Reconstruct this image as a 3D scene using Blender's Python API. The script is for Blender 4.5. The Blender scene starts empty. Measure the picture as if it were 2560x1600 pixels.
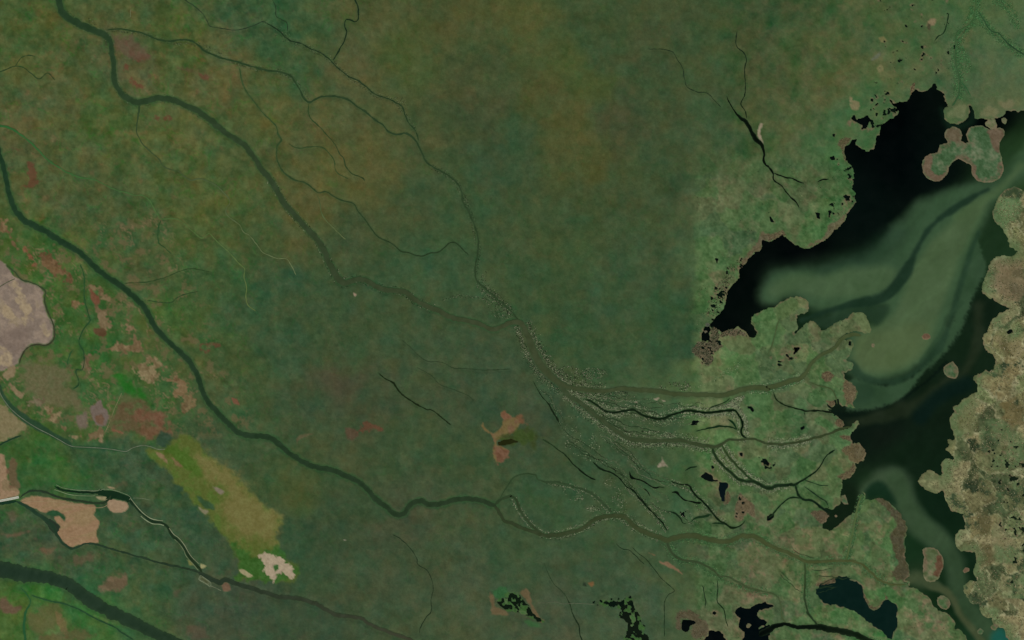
import bpy, math
import numpy as np

# ------------------------------------------------------------------ camera, sky, sun, exposure
# one Blender unit is ten metres: the frame is 25.6 km wide, seen straight down from about 70 km
S = bpy.context.scene
S.unit_settings.scale_length = 10.0
cam = bpy.data.cameras.new('camera'); camo = bpy.data.objects.new('camera', cam)
S.collection.objects.link(camo); S.camera = camo
cam.sensor_width = 36.0; cam.lens = 100.0
camo.location = (0, 0, 2560 * 100 / 36.0)
cam.clip_start = 10.0; cam.clip_end = 60000.0

SUN_EL, SUN_AZ = math.radians(52), math.radians(168)      # azimuth clockwise from north: the sun stands a little east of south
W = bpy.data.worlds.new('World'); S.world = W; W.use_nodes = True
nt = W.node_tree
sky = nt.nodes.new('ShaderNodeTexSky'); sky.sky_type = 'NISHITA'; sky.sun_disc = False
sky.sun_elevation = SUN_EL; sky.sun_rotation = SUN_AZ
bg = nt.nodes['Background']; bg.inputs['Strength'].default_value = 0.06
nt.links.new(sky.outputs['Color'], bg.inputs['Color'])
sl = bpy.data.lights.new('sun', 'SUN'); sl.energy = 3.2; sl.angle = math.radians(0.53); sl.color = (1.0, 0.93, 0.80)
so = bpy.data.objects.new('sun', sl); S.collection.objects.link(so)
so.rotation_euler = (math.pi / 2 - SUN_EL, 0, math.pi - SUN_AZ)
so.location = (600, -1500, 3000)
S.view_settings.view_transform = 'Standard'; S.view_settings.look = 'None'
S.view_settings.exposure = 0.0; S.view_settings.gamma = 1.0; S.view_settings.use_curve_mapping = False

# ------------------------------------------------------------------ small helpers
rng = np.random.default_rng(7)
TAB = rng.random((16, 256, 256)).astype(np.float32) * 2 - 1
def vnoise(x, y, scale, seed):
    t = TAB[seed % 16]; u = x / scale + seed * 17.31; v = y / scale + seed * 9.77
    iu = np.floor(u).astype(np.int32); iv = np.floor(v).astype(np.int32)
    fu = (u - iu).astype(np.float32); fv = (v - iv).astype(np.float32)
    fu = fu * fu * fu * (fu * (fu * 6 - 15) + 10); fv = fv * fv * fv * (fv * (fv * 6 - 15) + 10)
    a = iu & 255; b = (iu + 1) & 255; c = iv & 255; d = (iv + 1) & 255
    return (t[a, c] * (1 - fu) + t[b, c] * fu) * (1 - fv) + (t[a, d] * (1 - fu) + t[b, d] * fu) * fv
def fbm(x, y, scale, seed, o=3):
    r = 0; amp = 1.0
    c, s = 0.8, 0.6
    for i in range(o):
        r = r + amp * vnoise(x, y, scale, seed + i * 3); amp *= 0.55; scale *= 0.47
        x, y = c * x - s * y, s * x + c * y
    return r
def sstep(a, b, x):
    t = np.clip((x - a) / (b - a), 0, 1); return t * t * (3 - 2 * t)
def lin(c):
    c = np.clip(np.asarray(c, np.float32) / 255.0, 0, 1)
    return np.where(c <= 0.04045, c / 12.92, ((c + 0.055) / 1.055) ** 2.4)

TILE = {k: ((i % 4) * 640, (i // 4) * 400) for i, k in enumerate('ABCDEFGHIJKLMNOP')}
def parse(s, w=None):
    """survey sheets A to P, each 640 x 400 units; returns map positions and widths"""
    o = (0, 0); k = 3.78; P = []
    for t in s.split():
        if t in TILE: o = TILE[t]; k = 3.78; continue
        if t == 'Q': o = (1760, 360); k = 1.085; continue
        v = [float(q) for q in t.split(',')]
        P.append((o[0] + v[0] / k, o[1] + v[1] / k, v[2] if len(v) > 2 else -1.0))
    P = np.array(P)
    ww = P[:, 2]; known = np.where(ww > 0)[0]
    if len(known) == 0: ww = np.full(len(P), w if w else 2.0)
    else: ww = np.interp(np.arange(len(P)), known, ww[known])
    return P[:, :2], ww
def catmull(P, closed=False, step=4.0):
    P = np.asarray(P, float); n = len(P)
    out = []
    if closed: idx = [(P[(i - 1) % n], P[i], P[(i + 1) % n], P[(i + 2) % n]) for i in range(n)]
    else:
        Q = np.vstack([2 * P[0] - P[1], P, 2 * P[-1] - P[-2]])
        idx = [(Q[i], Q[i + 1], Q[i + 2], Q[i + 3]) for i in range(n - 1)]
    for a, b, c, d in idx:
        m = max(1, int(np.hypot(*(c - b)[:2]) / step))
        for j in range(m):
            t = j / m
            out.append(0.5 * (2 * b + (c - a) * t + (2 * a - 5 * b + 4 * c - d) * t * t + (3 * b - a - 3 * c + d) * t ** 3))
    if not closed: out.append(P[-1])
    return np.array(out)

# ------------------------------------------------------------------ the survey grid
def axis(n, margin=120.0, st=2.5):
    a = np.arange(-margin, n + margin + 0.1, st)
    g = st * 1.55 ** np.arange(1, 21); g = np.cumsum(g); g = g[g < 22000]
    return np.concatenate([a[0] - g[::-1], a, a[-1] + g])
gx, gy = axis(2560), axis(1600)
NX, NY = len(gx), len(gy)
X, Y = np.meshgrid(gx, gy)
X = X.astype(np.float32); Y = Y.astype(np.float32)
def window(x0, x1, y0, y1):
    i0, i1 = np.searchsorted(gx, [x0, x1]); j0, j1 = np.searchsorted(gy, [y0, y1])
    return slice(max(j0 - 1, 0), min(j1 + 1, NY)), slice(max(i0 - 1, 0), min(i1 + 1, NX))
def sd_poly(P, margin=30.0, smooth=True):
    """signed distance (negative inside) to a closed outline inside a window of the grid"""
    if smooth: P = catmull(P, True, 8.0)
    x0, y0 = P.min(0) - margin; x1, y1 = P.max(0) + margin
    w = window(x0, x1, y0, y1); x = X[w]; y = Y[w]
    d = np.full(x.shape, 1e9, np.float32); ins = np.zeros(x.shape, bool)
    n = len(P)
    for i in range(n):
        ax, ay = P[i]; bx, by = P[(i + 1) % n]
        dx, dy = bx - ax, by - ay; L = dx * dx + dy * dy + 1e-9
        t = np.clip(((x - ax) * dx + (y - ay) * dy) / L, 0, 1)
        d = np.minimum(d, (x - ax - t * dx) ** 2 + (y - ay - t * dy) ** 2)
        if abs(dy) > 1e-9:
            ins ^= ((ay > y) != (by > y)) & (x < dx * (y - ay) / dy + ax)
    d = np.sqrt(d); return w, np.where(ins, -d, d)
def sd_line(P, ww, margin=14.0):
    """distance to a line less its half width"""
    m = margin + ww.max()
    x0, y0 = P.min(0) - m; x1, y1 = P.max(0) + m
    W0 = window(x0, x1, y0, y1)
    D = np.full(X[W0].shape, 1e6, np.float32)
    oj, oi = W0[0].start, W0[1].start
    for i in range(len(P) - 1):
        (ax, ay), (bx, by) = P[i], P[i + 1]
        w = window(min(ax, bx) - m, max(ax, bx) + m, min(ay, by) - m, max(ay, by) + m)
        x = X[w]; y = Y[w]; dx, dy = bx - ax, by - ay; L = dx * dx + dy * dy + 1e-9
        t = np.clip(((x - ax) * dx + (y - ay) * dy) / L, 0, 1)
        q = np.hypot(x - ax - t * dx, y - ay - t * dy) - 0.5 * (ww[i] + (ww[i + 1] - ww[i]) * t)
        v = D[w[0].start - oj:w[0].stop - oj, w[1].start - oi:w[1].stop - oi]
        np.minimum(v, q, out=v)
    return W0, D

C = np.zeros((NY, NX, 3), np.float32)          # land colour, sRGB 0..255
DW = np.full((NY, NX), 60.0, np.float32)       # distance to standing water (negative inside)
DR = np.full((NY, NX), 60.0, np.float32)       # distance to running water
LAB = np.zeros((NY, NX), np.int32)             # which piece of land a point belongs to
PIECES = [dict(name='ground', label='flat green marsh plain laced by creeks, filling most of the view', cat='ground', kind='structure')]

# ------------------------------------------------------------------ materials
def mat_attr(name, rough=0.9, spec=0.2, fine=((2.2, 0.13), (5.5, 0.08)), bump=0.0, ior=1.45, stretch=None):
    m = bpy.data.materials.new(name); m.use_nodes = True; t = m.node_tree; b = t.nodes['Principled BSDF']
    a = t.nodes.new('ShaderNodeAttribute'); a.attribute_name = 'Col'
    geo = t.nodes.new('ShaderNodeNewGeometry')
    last = a.outputs['Color']
    for sc, amp in fine:
        n = t.nodes.new('ShaderNodeTexNoise'); n.inputs['Scale'].default_value = 1.0 / sc; n.inputs['Detail'].default_value = 2.0
        src = geo.outputs['Position']
        if stretch:
            mp = t.nodes.new('ShaderNodeMapping'); mp.inputs['Rotation'].default_value = (0, 0, stretch[0]); mp.inputs['Scale'].default_value = (1, stretch[1], 1)
            t.links.new(src, mp.inputs['Vector']); src = mp.outputs['Vector']
        t.links.new(src, n.inputs['Vector'])
        r = t.nodes.new('ShaderNodeMapRange'); r.inputs['From Min'].default_value = 0.25; r.inputs['From Max'].default_value = 0.75
        r.inputs['To Min'].default_value = 1 - amp; r.inputs['To Max'].default_value = 1 + amp
        t.links.new(n.outputs['Fac'], r.inputs['Value'])
        x = t.nodes.new('ShaderNodeVectorMath'); x.operation = 'SCALE'
        t.links.new(last, x.inputs[0]); t.links.new(r.outputs['Result'], x.inputs['Scale']); last = x.outputs['Vector']
    t.links.new(last, b.inputs['Base Color'])
    b.inputs['Roughness'].default_value = rough; b.inputs['Specular IOR Level'].default_value = spec; b.inputs['IOR'].default_value = ior
    if bump:
        n = t.nodes.new('ShaderNodeTexNoise'); n.inputs['Scale'].default_value = 0.5; n.inputs['Detail'].default_value = 3.0
        t.links.new(geo.outputs['Position'], n.inputs['Vector'])
        bp = t.nodes.new('ShaderNodeBump'); bp.inputs['Strength'].default_value = bump; bp.inputs['Distance'].default_value = 0.5
        t.links.new(n.outputs['Fac'], bp.inputs['Height']); t.links.new(bp.outputs['Normal'], b.inputs['Normal'])
    return m
M_land = mat_attr('marsh_vegetation', 0.95, 0.1, bump=0.35)
M_soil = mat_attr('bare_soil', 0.95, 0.1, fine=((2.4, 0.10), (7.0, 0.09)), bump=0.2)
M_water = mat_attr('silty_water', 0.12, 0.10, fine=((14.0, 0.05),), ior=1.33)
M_scrub = mat_attr('willow_and_reed_foliage', 0.9, 0.1, fine=((0.6, 0.25),))
M_conc = mat_attr('weathered_concrete', 0.8, 0.2, fine=((0.8, 0.08),))

def tag(o, label=None, cat=None, kind=None, group=None):
    if label: o['label'] = label
    if cat: o['category'] = cat
    if kind: o['kind'] = kind
    if group: o['group'] = group
    return o
def mesh_obj(name, V, F, col, mat, parent=None, smooth=True):
    """V: n x 3, F: m x 3 or m x 4 int array, col: n x 3 sRGB"""
    me = bpy.data.meshes.new(name)
    V = np.asarray(V, np.float32); F = np.asarray(F, np.int32)
    me.vertices.add(len(V)); me.vertices.foreach_set('co', V.ravel())
    k = F.shape[1]
    me.loops.add(F.size); me.loops.foreach_set('vertex_index', F.ravel())
    me.polygons.add(len(F)); me.polygons.foreach_set('loop_start', np.arange(0, F.size, k, dtype=np.int32))
    me.polygons.foreach_set('use_smooth', np.full(len(F), smooth))
    at = me.color_attributes.new('Col', 'FLOAT_COLOR', 'POINT')
    rgba = np.ones((len(V), 4), np.float32); rgba[:, :3] = lin(col)
    at.data.foreach_set('color', rgba.ravel())
    me.materials.append(mat); me.update(calc_edges=True)
    o = bpy.data.objects.new(name, me); S.collection.objects.link(o)
    if parent: o.parent = parent
    return o

# ------------------------------------------------------------------ land cover of the plain
CP = """60,60 72,84,48|160,250 80,86,54|330,180 84,84,56|450,130 72,84,46|560,180 84,84,54|620,60 62,80,52|700,70 56,82,52|760,180 60,82,52
860,180 78,84,54|950,60 74,82,50|1000,120 70,86,48|1100,60 72,80,46|1250,150 62,78,48|1300,80 75,85,48|1200,250 66,76,48|1350,250 72,80,46|1450,180 70,84,46|1500,100 62,80,50
1420,330 75,81,46|1480,420 71,80,45|1560,300 66,76,50|1650,120 64,78,50|1620,250 60,78,50|1750,120 60,80,50|1850,80 64,80,50|1780,300 60,82,54|1680,420 58,78,50|1560,520 62,80,50
1300,330 58,80,52|1250,420 58,80,54|1350,560 62,80,50|1450,620 60,82,50|1600,650 60,82,54|1350,720 58,80,50|1500,760 58,82,54|1650,800 56,82,52|1450,860 56,80,50|1700,880 56,82,54
900,330 78,85,52|780,320 82,84,52|700,260 78,86,50|850,450 82,86,50|950,430 78,85,50|1000,520 64,80,50|750,560 79,84,50|880,600 64,80,52|1050,480 60,80,52|1150,520 60,82,52|1100,650 56,82,54|950,700 56,80,52
150,380 76,84,52|60,330 84,86,56|250,300 66,84,46|330,330 76,86,50|450,330 82,88,52|550,380 76,86,52|420,470 70,86,50|250,480 74,84,52|150,500 78,84,54|330,580 68,84,52|480,560 72,86,48|560,500 76,86,48
380,700 74,84,52|480,760 66,86,50|560,680 60,86,54|650,620 66,82,50|620,760 54,80,54|700,700 56,80,54|450,860 74,84,50|550,850 64,84,50|620,900 64,80,48|560,980 64,80,52|500,930 74,84,52
700,850 54,80,54|800,800 60,80,52|900,850 60,80,52|1000,800 60,80,52|850,950 70,72,52|950,1000 62,76,52|800,1000 58,78,54|1050,900 60,80,54|1150,1000 60,78,54|720,1050 58,78,52|1000,1100 60,80,52|1150,1150 60,80,52
1250,950 60,78,54|1330,1060 60,76,54|1400,1130 58,78,52|1500,1100 58,80,54|1600,1130 60,80,54|1400,1250 56,82,54|1350,1330 58,80,54|1550,1300 58,82,54|1500,1430 58,80,56|1600,1500 64,84,60|1400,1530 66,80,58|1300,1420 60,80,54
750,1200 66,82,48|850,1150 64,80,52|900,1250 58,78,52|1000,1300 64,76,54|800,1330 54,76,52|750,1420 54,78,52|900,1450 60,78,54|1000,1480 62,78,54|1120,1330 64,80,54|1180,1480 66,82,58|1050,1570 62,80,54|700,1540 56,76,54|820,1570 58,76,54
230,1130 56,80,54|330,1150 56,76,56|420,1200 56,76,56|520,1130 62,78,52|330,1300 58,78,56|450,1330 56,78,56|420,1430 58,80,54|500,1500 62,76,56|560,1560 62,76,56|200,1400 62,80,56|60,1330 62,78,56|120,1340 68,78,58|330,1490 70,86,54|620,1480 62,76,58|400,1250 56,82,54|700,1000 64,82,54|600,1020 60,84,52
100,1480 50,98,46|30,1540 72,96,48|130,1560 82,98,56|220,1520 58,98,46|280,1570 66,98,50|230,1470 48,86,56|330,1560 60,88,56
60,700 60,88,44|120,760 58,88,42|200,760 66,88,46|160,650 68,88,46|80,620 60,86,44|250,870 54,88,44|320,960 58,90,46|380,950 64,88,50|430,960 62,86,50|420,800 72,92,48|150,870 62,90,46|70,900 66,88,48|130,960 72,88,54|250,1080 72,92,50|100,1090 58,86,42|60,1170 56,86,46|120,1170 54,90,48|360,1080 68,88,48|330,880 74,90,52
1780,620 76,100,64|1850,560 80,98,66|1800,480 82,94,64|1900,470 78,98,64|2000,480 80,100,66|2050,550 72,102,62|1880,420 70,96,60|1960,300 82,94,60|2020,200 84,92,58|2100,120 82,92,58|2150,60 74,92,58|2000,100 70,86,52|1920,180 74,84,54|1950,40 64,82,52|1880,300 74,86,54|2080,330 80,102,66|2150,250 68,100,62|2200,170 88,98,64|2280,100 80,98,62|2350,160 82,98,66|2450,60 76,100,64|2520,120 74,98,66|2450,180 80,98,68|2330,230 78,100,66|2500,230 84,100,68|2100,380 68,102,62|1800,400 66,86,54
1800,850 86,106,68|1850,900 88,108,70|1900,830 82,104,66|1760,950 78,102,64|1850,1020 84,104,74|1800,1080 74,104,62|1900,1080 80,102,66|1780,1150 72,98,60|1700,1180 62,88,56|1900,1180 78,102,64|1980,870 84,104,68|2050,850 82,104,66|2020,930 82,104,68|2000,1010 80,100,72|2050,1080 76,102,68|1980,1150 84,104,70|2050,1180 82,104,68|1650,1080 60,84,56|1700,1280 60,88,58|1780,1230 68,94,58|1850,1290 80,94,66|1750,1340 72,92,62|1850,1370 80,92,64|1720,1450 70,88,58|1800,1450 72,92,62|1900,1400 84,96,66|1650,1400 62,84,56
2000,1290 80,102,66|2080,1330 84,100,66|2150,1320 82,104,66|2200,1400 70,110,66|2100,1420 78,104,64|2000,1480 76,104,62|2060,1520 72,104,62|1980,1380 84,98,66|2200,1450 78,106,64|2300,1540 92,106,74|2350,1500 86,108,72|2220,1580 60,112,62|1950,1520 86,98,68|2000,1580 76,102,68
2520,700 106,102,74|2500,850 110,108,78|2500,1000 98,96,66|2450,1100 100,104,72|2540,1150 92,90,62|2500,1300 104,102,72|2450,1250 96,102,70|2520,1450 98,98,68|2540,1560 106,104,76|2480,570 84,110,72|2540,520 92,98,66|2480,1500 90,106,72|2430,950 108,108,78"""
cps = []
for t in CP.replace('\n', '|').split('|'):
    a, b = t.split(); cps.append([float(q) for q in a.split(',')] + [float(q) for q in b.split(',')])
cps = np.array(cps, np.float32)
# interpolate on a coarse lattice, then lift to the survey grid with a warped lookup
cx = np.arange(-160, 2721, 10.0, dtype=np.float32); cy = np.arange(-160, 1761, 10.0, dtype=np.float32)
cX, cY = np.meshgrid(cx, cy); num = np.zeros(cX.shape + (3,), np.float32); den = np.zeros(cX.shape, np.float32)
for a in cps:
    w = 1.0 / ((cX - a[0]) ** 2 + (cY - a[1]) ** 2 + 900.0) ** 1.9
    num += w[..., None] * a[2:]; den += w
low = num / den[..., None]
wx = X + 26 * fbm(X, Y, 70, 1); wy = Y + 26 * fbm(X, Y, 70, 5)
u = np.clip((wx + 160) / 10, 0, len(cx) - 1.001); v = np.clip((wy + 160) / 10, 0, len(cy) - 1.001)
iu = u.astype(int); iv = v.astype(int); fu = (u - iu)[..., None]; fv = (v - iv)[..., None]
C[:] = (low[iv, iu] * (1 - fu) + low[iv, iu + 1] * fu) * (1 - fv) + (low[iv + 1, iu] * (1 - fu) + low[iv + 1, iu + 1] * fu) * fv

# plant communities: soft patches of drier, redder sward and wetter, bluer sward, plus overall tone
west = sstep(1150, 500, X + 0.25 * Y)                       # the western plain is more broken up
delta = sstep(1728, 1756, X + 10 * fbm(X, Y, 25, 7, 4)) * sstep(300, 520, Y)
rough_amt = 0.75 + 0.5 * west
dry = 0.5 * fbm(X, Y, 62, 3, 4) + 0.8 * fbm(X, Y, 27, 11, 4); wet = fbm(X, Y, 34, 4, 3); tone = fbm(X, Y, 33, 6, 4); tiny = fbm(X, Y, 9, 8, 3); mid = fbm(X, Y, 22, 9, 3)
C[..., 0] += rough_amt * (5.2 * dry - 0.8 - 1.0 * wet + 3 * tone + 4.2 * tiny + 2.4 * mid)
C[..., 1] += rough_amt * (0.6 * dry - 0.6 + 0.4 * wet + 3 * tone + 4.2 * tiny + 1.2 * mid)
C[..., 2] += rough_amt * (-0.6 * dry - 1.2 + 2.0 * wet + 2.4 * tone + 3.4 * tiny + 1.4 * mid)
def cell(x, y, scale, seed):
    u = x / scale + seed * 3.7; v = y / scale + seed * 5.1
    return TAB[seed % 16][np.floor(u).astype(np.int32) & 255, np.floor(v).astype(np.int32) & 255]
qx = 6 * fbm(X, Y, 15, 12, 3); qy = 6 * fbm(X, Y, 15, 13, 3)
sw = 0.6 * cell(X + qx, Y + qy, 30, 1) + 0.7 * cell(X + qy, Y - qx, 17, 2) + 0.5 * cell(X - qx, Y + qy, 9, 3)      # swards of sedge and reed with ragged borders
hu = 0.7 * cell(X + 1.5 * qx, Y + 1.5 * qy, 38, 4) + 0.7 * cell(X - qy, Y + qx, 21, 5)
C += (rough_amt * sw)[..., None] * np.array([4.8, 4.8, 3.8], np.float32) + (rough_amt * hu)[..., None] * np.array([4.2, -0.2, 0.2], np.float32)
rust = sstep(0.75, 1.2, fbm(X, Y, 20, 11, 4)) * west
C += rust[..., None] * np.array([12, 0, 3], np.float32)
# faint drainage threads and old levees in the sward
ridge = 1 - np.abs(fbm(X + 14 * fbm(X, Y, 60, 9, 2), Y + 14 * fbm(X, Y, 60, 10, 2), 55, 6, 3))
C += (sstep(0.93, 0.995, ridge) * (0.3 + 0.7 * west))[..., None] * np.array([-11, 4, -6], np.float32)
ridge2 = 1 - np.abs(fbm(X + 9 * fbm(X, Y, 33, 2, 2), Y, 31, 14, 3))
C += (sstep(0.95, 0.995, ridge2) * sstep(0, .6, fbm(X, Y, 120, 3, 2)) * (0.3 + 0.7 * west))[..., None] * np.array([9, 5, 5], np.float32)
EAST_LATE = sstep(2420, 2480, X)
C += np.array([0.8, -0.5, -1.0], np.float32) + west[..., None] * np.array([-1, 4, 1], np.float32)
seam = sstep(430, 470, Y) * sstep(985, 940, Y)
xs = X - 1738 + 9 * fbm(X, Y, 22, 7, 4)
C += (seam * np.where(xs > 0, np.exp(-np.abs(xs) / 70.0), -0.8 * np.exp(-np.abs(xs) / 110.0)) * np.tanh(np.abs(xs) / 7.0))[..., None] * np.array([8, 9, 5], np.float32)
drysp = sstep(0.35, 0.75, fbm(X, Y, 22, 7, 4) + 0.35 * fbm(X, Y, 5, 9, 3)) * sstep(480, 400, X - 0.42 * (Y - 600)) * sstep(560, 640, Y + 0.2 * X) * sstep(1120, 1060, Y)
nw = sstep(1760, 1850, X) * sstep(640, 560, Y) * (1 - EAST_LATE)
pq = fbm(X + 5 * cell(X, Y, 7, 4), Y + 5 * cell(X, Y, 7, 5), 30, 12, 4)
C += nw[..., None] * (np.array([-6, -3, -3], np.float32) + pq[..., None] * np.array([9, 2, 4], np.float32) + (0.8 * cell(X + qx, Y + qy, 13, 6))[..., None] * np.array([5, 4, 3], np.float32))
C += drysp[..., None] * (np.array([100, 90, 62], np.float32) - C) * 0.7
fx = X + 16 * fbm(X, Y, 34, 3, 3); fy = Y + 16 * fbm(X, Y, 34, 8, 3); ca, sa = math.cos(0.9), math.sin(0.9)
swirl = 1 - np.abs(fbm((fx * ca + fy * sa) / 2.4, -fx * sa + fy * ca, 20, 5, 3))
flood = sstep(480, 400, X - 0.42 * (Y - 600)) * sstep(560, 640, Y + 0.2 * X) * sstep(1125, 1085, Y) * sstep(-0.2, 0.5, fbm(X, Y, 75, 12, 3))
C += (flood * sstep(0.86, 0.98, swirl))[..., None] * (np.array([122, 106, 78], np.float32) - C) * 0.75
# the east shore and the outer delta: lobed mats of reed and sedge, each with its own tint and paler rim
def mats(mask, seeds, cols, rim, rimw, amt, gap=None):
    js, is_ = np.where(mask > 0.02)
    x = X[js, is_] + 7 * fbm(X[js, is_], Y[js, is_], 24, 2); y = Y[js, is_] + 7 * fbm(X[js, is_], Y[js, is_], 24, 7)
    d1 = np.full(x.shape, 1e9, np.float32); d2 = d1.copy(); k = np.zeros(x.shape, int)
    for i, (sx, sy) in enumerate(seeds):
        d = (x - sx) ** 2 + (y - sy) ** 2
        nb = d < d1; d2 = np.where(nb, d1, np.minimum(d2, d)); k = np.where(nb, i, k); d1 = np.where(nb, d, d1)
    e = np.sqrt(d2) - np.sqrt(d1)
    gw = 0 if gap is None else 20 * np.clip(fbm(X[js, is_], Y[js, is_], 75, 9, 2) + 0.12, 0, 1.2) * sstep(6, 40, X[js, is_] - 2330)
    c = cols[k]; r = sstep(gw + rimw, gw + 0.5, e)
    c = c + r[:, None] * (np.asarray(rim) - c)
    if gap is not None:
        q = sstep(gw + .8, gw - 1.6, e + 1.5 * fbm(x, y, 6, 3, 3)); hollow = np.asarray(gap, np.float32) + np.clip(sstep(2, 12, gw - e), 0, 1)[:, None] * np.array((-26, -18, -14), np.float32)
        c = c * (1 - q[:, None]) + hollow * q[:, None]
    a = (mask[js, is_] * amt)[:, None]
    C[js, is_] = C[js, is_] * (1 - a) + (C[js, is_] * 0.2 + c * 0.8) * a
r2 = np.random.default_rng(31)
EAST = np.zeros((NY, NX), np.float32)
w, d = sd_poly(parse("H 2420,250 2300,255 2200,330 2125,480 2150,600 2250,700 2290,850 2170,905 2080,1000 2015,1210 2230,1400 2110,1512 L 2030,120 2025,200 2140,400 2130,470 1990,530 1960,700 1800,800 1710,920 1770,1140 1690,1230 1640,1360 1640,1500 P 1420,10 1600,125 1700,230 1850,330 1770,560 1820,670 1960,700 1960,850 1870,1000 1850,1060 1940,1170 2010,1260 2180,1380 2250,1480 2300,1560 2900,1560 H 2900,200")[0], 40)
EAST[w] = sstep(6, -4, d)
seeds = np.stack([r2.uniform(2290, 2720, 130), r2.uniform(420, 1760, 130)], 1)
pal = np.array([(126, 120, 88), (118, 110, 78), (106, 98, 66), (96, 96, 62), (76, 78, 50), (62, 72, 46), (90, 104, 66), (122, 116, 82), (112, 106, 76), (84, 82, 54), (128, 122, 92), (108, 108, 74)], np.float32)
mats(EAST, seeds, pal[r2.integers(0, len(pal), 130)], (142, 140, 108), 4.5, 1.0, (60, 66, 42))
g = fbm(X, Y, 7, 12, 3) + 0.7 * fbm(X, Y, 3, 13, 2); hole = sstep(0.72, 0.86, fbm(X, Y, 48, 14, 4) + 0.3 * g) * EAST
C += (EAST * g)[..., None] * np.array([19, 19, 15], np.float32) + EAST[..., None] * np.array([15, 15, 12], np.float32)
C += hole[..., None] * (np.array([36, 50, 32], np.float32) + 8 * g[..., None] - C) * 0.9
DEL = delta * (1 - EAST)
C += DEL[..., None] * np.array([-3, -2, -2], np.float32)
seeds = np.stack([r2.uniform(1740, 2500, 560), r2.uniform(-60, 1700, 560)], 1)
base = np.array([(74, 102, 60), (58, 94, 52), (92, 102, 66), (64, 88, 60), (100, 104, 72), (52, 94, 48), (70, 106, 62), (82, 88, 60)], np.float32)
mats(DEL * 0.8, seeds, base[r2.integers(0, len(base), 560)], (90, 110, 72), 2.6, 0.75)
C += (DEL * tiny)[..., None] * np.array([6, 6, 5], np.float32)
C += (DEL * sstep(1960, 1780, X) * sstep(780, 860, Y) * sstep(1240, 1150, Y))[..., None] * np.array([6, 7, 4], np.float32)
C += (DEL * sstep(0.3, 0.9, fbm(X, Y, 26, 15, 4)))[..., None] * np.array([11, 2, 5], np.float32)
C += (DEL * (sw + 0.9 * fbm(X, Y, 5, 4, 3)))[..., None] * np.array([6, 6, 5], np.float32)
ridge3 = 1 - np.abs(fbm(X + 8 * fbm(X, Y, 25, 2, 2), Y + 8 * fbm(X, Y, 25, 5, 2), 24, 9, 3))
C += (DEL * sstep(0.92, 0.995, ridge3) * sstep(-.2, .5, fbm(X, Y, 60, 4, 2)))[..., None] * np.array([14, 12, 9], np.float32)
south = DEL * sstep(1240, 1330, Y) * sstep(1780, 1880, X)
C += (south * sstep(0.1, 0.8, fbm(X, Y, 17, 2, 4)))[..., None] * np.array([20, 3, 9], np.float32)

# ------------------------------------------------------------------ patches of other ground cover
def patch(s, col, feather=3.0, rough=4.0, amt=1.0, mott=7.0, alt=None, piece=None, streak=None, sc=14, soft=False):
    P = parse(s)[0] if isinstance(s, str) else s
    w, d = sd_poly(P, 30 + feather)
    x, y = X[w], Y[w]
    d = d + rough * fbm(x, y, sc, 5, 4)
    m = sstep(feather, -feather, d) * amt
    c = np.broadcast_to(np.asarray(col, np.float32), x.shape + (3,)).copy()
    if streak is not None:
        ca, sa = math.cos(streak), math.sin(streak)
        q = fbm((x * ca + y * sa) / 7.0, -x * sa + y * ca, 8, 10, 4)
    else: q = fbm(x, y, 16, 10, 4)
    if alt is not None: c += sstep(-0.15, 0.55, q)[..., None] * (np.asarray(alt, np.float32) - c)
    c += (mott * (0.6 * q + 0.6 * fbm(x, y, 5, 3, 3)))[..., None]
    C[w] = C[w] * (1 - m[..., None]) + c * m[..., None]
    if piece:
        PIECES.append(dict(piece)); LAB[w] = np.where(d < 0, len(PIECES) - 1, LAB[w])
def st(name, label, cat, mat='soil'): return dict(name=name, label=label, cat=cat, kind='structure', mat=mat)

# --- western salt flat and fields
patch("E -600,700 0,945 70,1010 140,1100 210,1140 310,1165 400,1220 410,1330 440,1420 480,1512 I 495,0 505,110 490,190 440,230 330,225 260,250 210,320 170,400 140,450 60,470 0,490 -600,490", (126, 113, 101), 2, 3, mott=7, alt=(136, 121, 106),
      piece=st('salt_flat', 'pale grey and beige streaked salt flat at the left edge inside a curved dike', 'salt flat'))
for q in ("E 70,1170 140,1140 230,1260 300,1420 310,1512 I 270,0 240,60 E 200,1440 150,1300", "E 0,1290 60,1350 150,1450 160,1512 I 180,80 120,40 E 60,1470 0,1400", "I 0,330 60,340 120,400 90,460 0,440", "E 330,1260 380,1400 430,1512 I 470,100 440,170 400,60 E 350,1400", "I 0,250 90,320 140,400 100,380 0,300"):
    patch(q, (158, 142, 114), 4, 9, amt=.9, mott=9, alt=(134, 120, 98), sc=16)
patch("I 0,120 200,60 300,130 250,240 180,330 110,300 0,200", (112, 98, 88), 8, 6, amt=.6, mott=6)
patch("I -600,640 0,790 90,860 180,940 250,1010 170,1090 100,1120 0,1160 -600,1200", (124, 115, 84), 2.5, 4, mott=9, alt=(112, 106, 74), piece=st('field', 'dry khaki field at the left edge below the dike road', 'field'))
patch("I 0,1270 40,1285 65,1400 80,1512 M 90,0 95,60 150,60 175,120 170,150 0,180 -600,180 I -600,1270", (146, 122, 96), 1.5, 3, mott=10, alt=(120, 104, 76), piece=st('field', 'bare tan field above the white causeway', 'field'))
patch("I 80,1330 150,1330 160,1512 M 170,0 185,70 100,70 95,0 I 75,1512", (104, 82, 62), 3, 4, amt=.8)
patch("I 210,430 330,400 430,400 560,420 650,520 650,620 720,720 780,800 800,880 700,840 560,820 490,800 300,720 220,560", (102, 98, 70), 10, 10, amt=.85, mott=10, alt=(90, 90, 60), piece=st('meadow', 'faded khaki meadow between the salt flat and the red mud field', 'meadow', 'land'))
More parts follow.
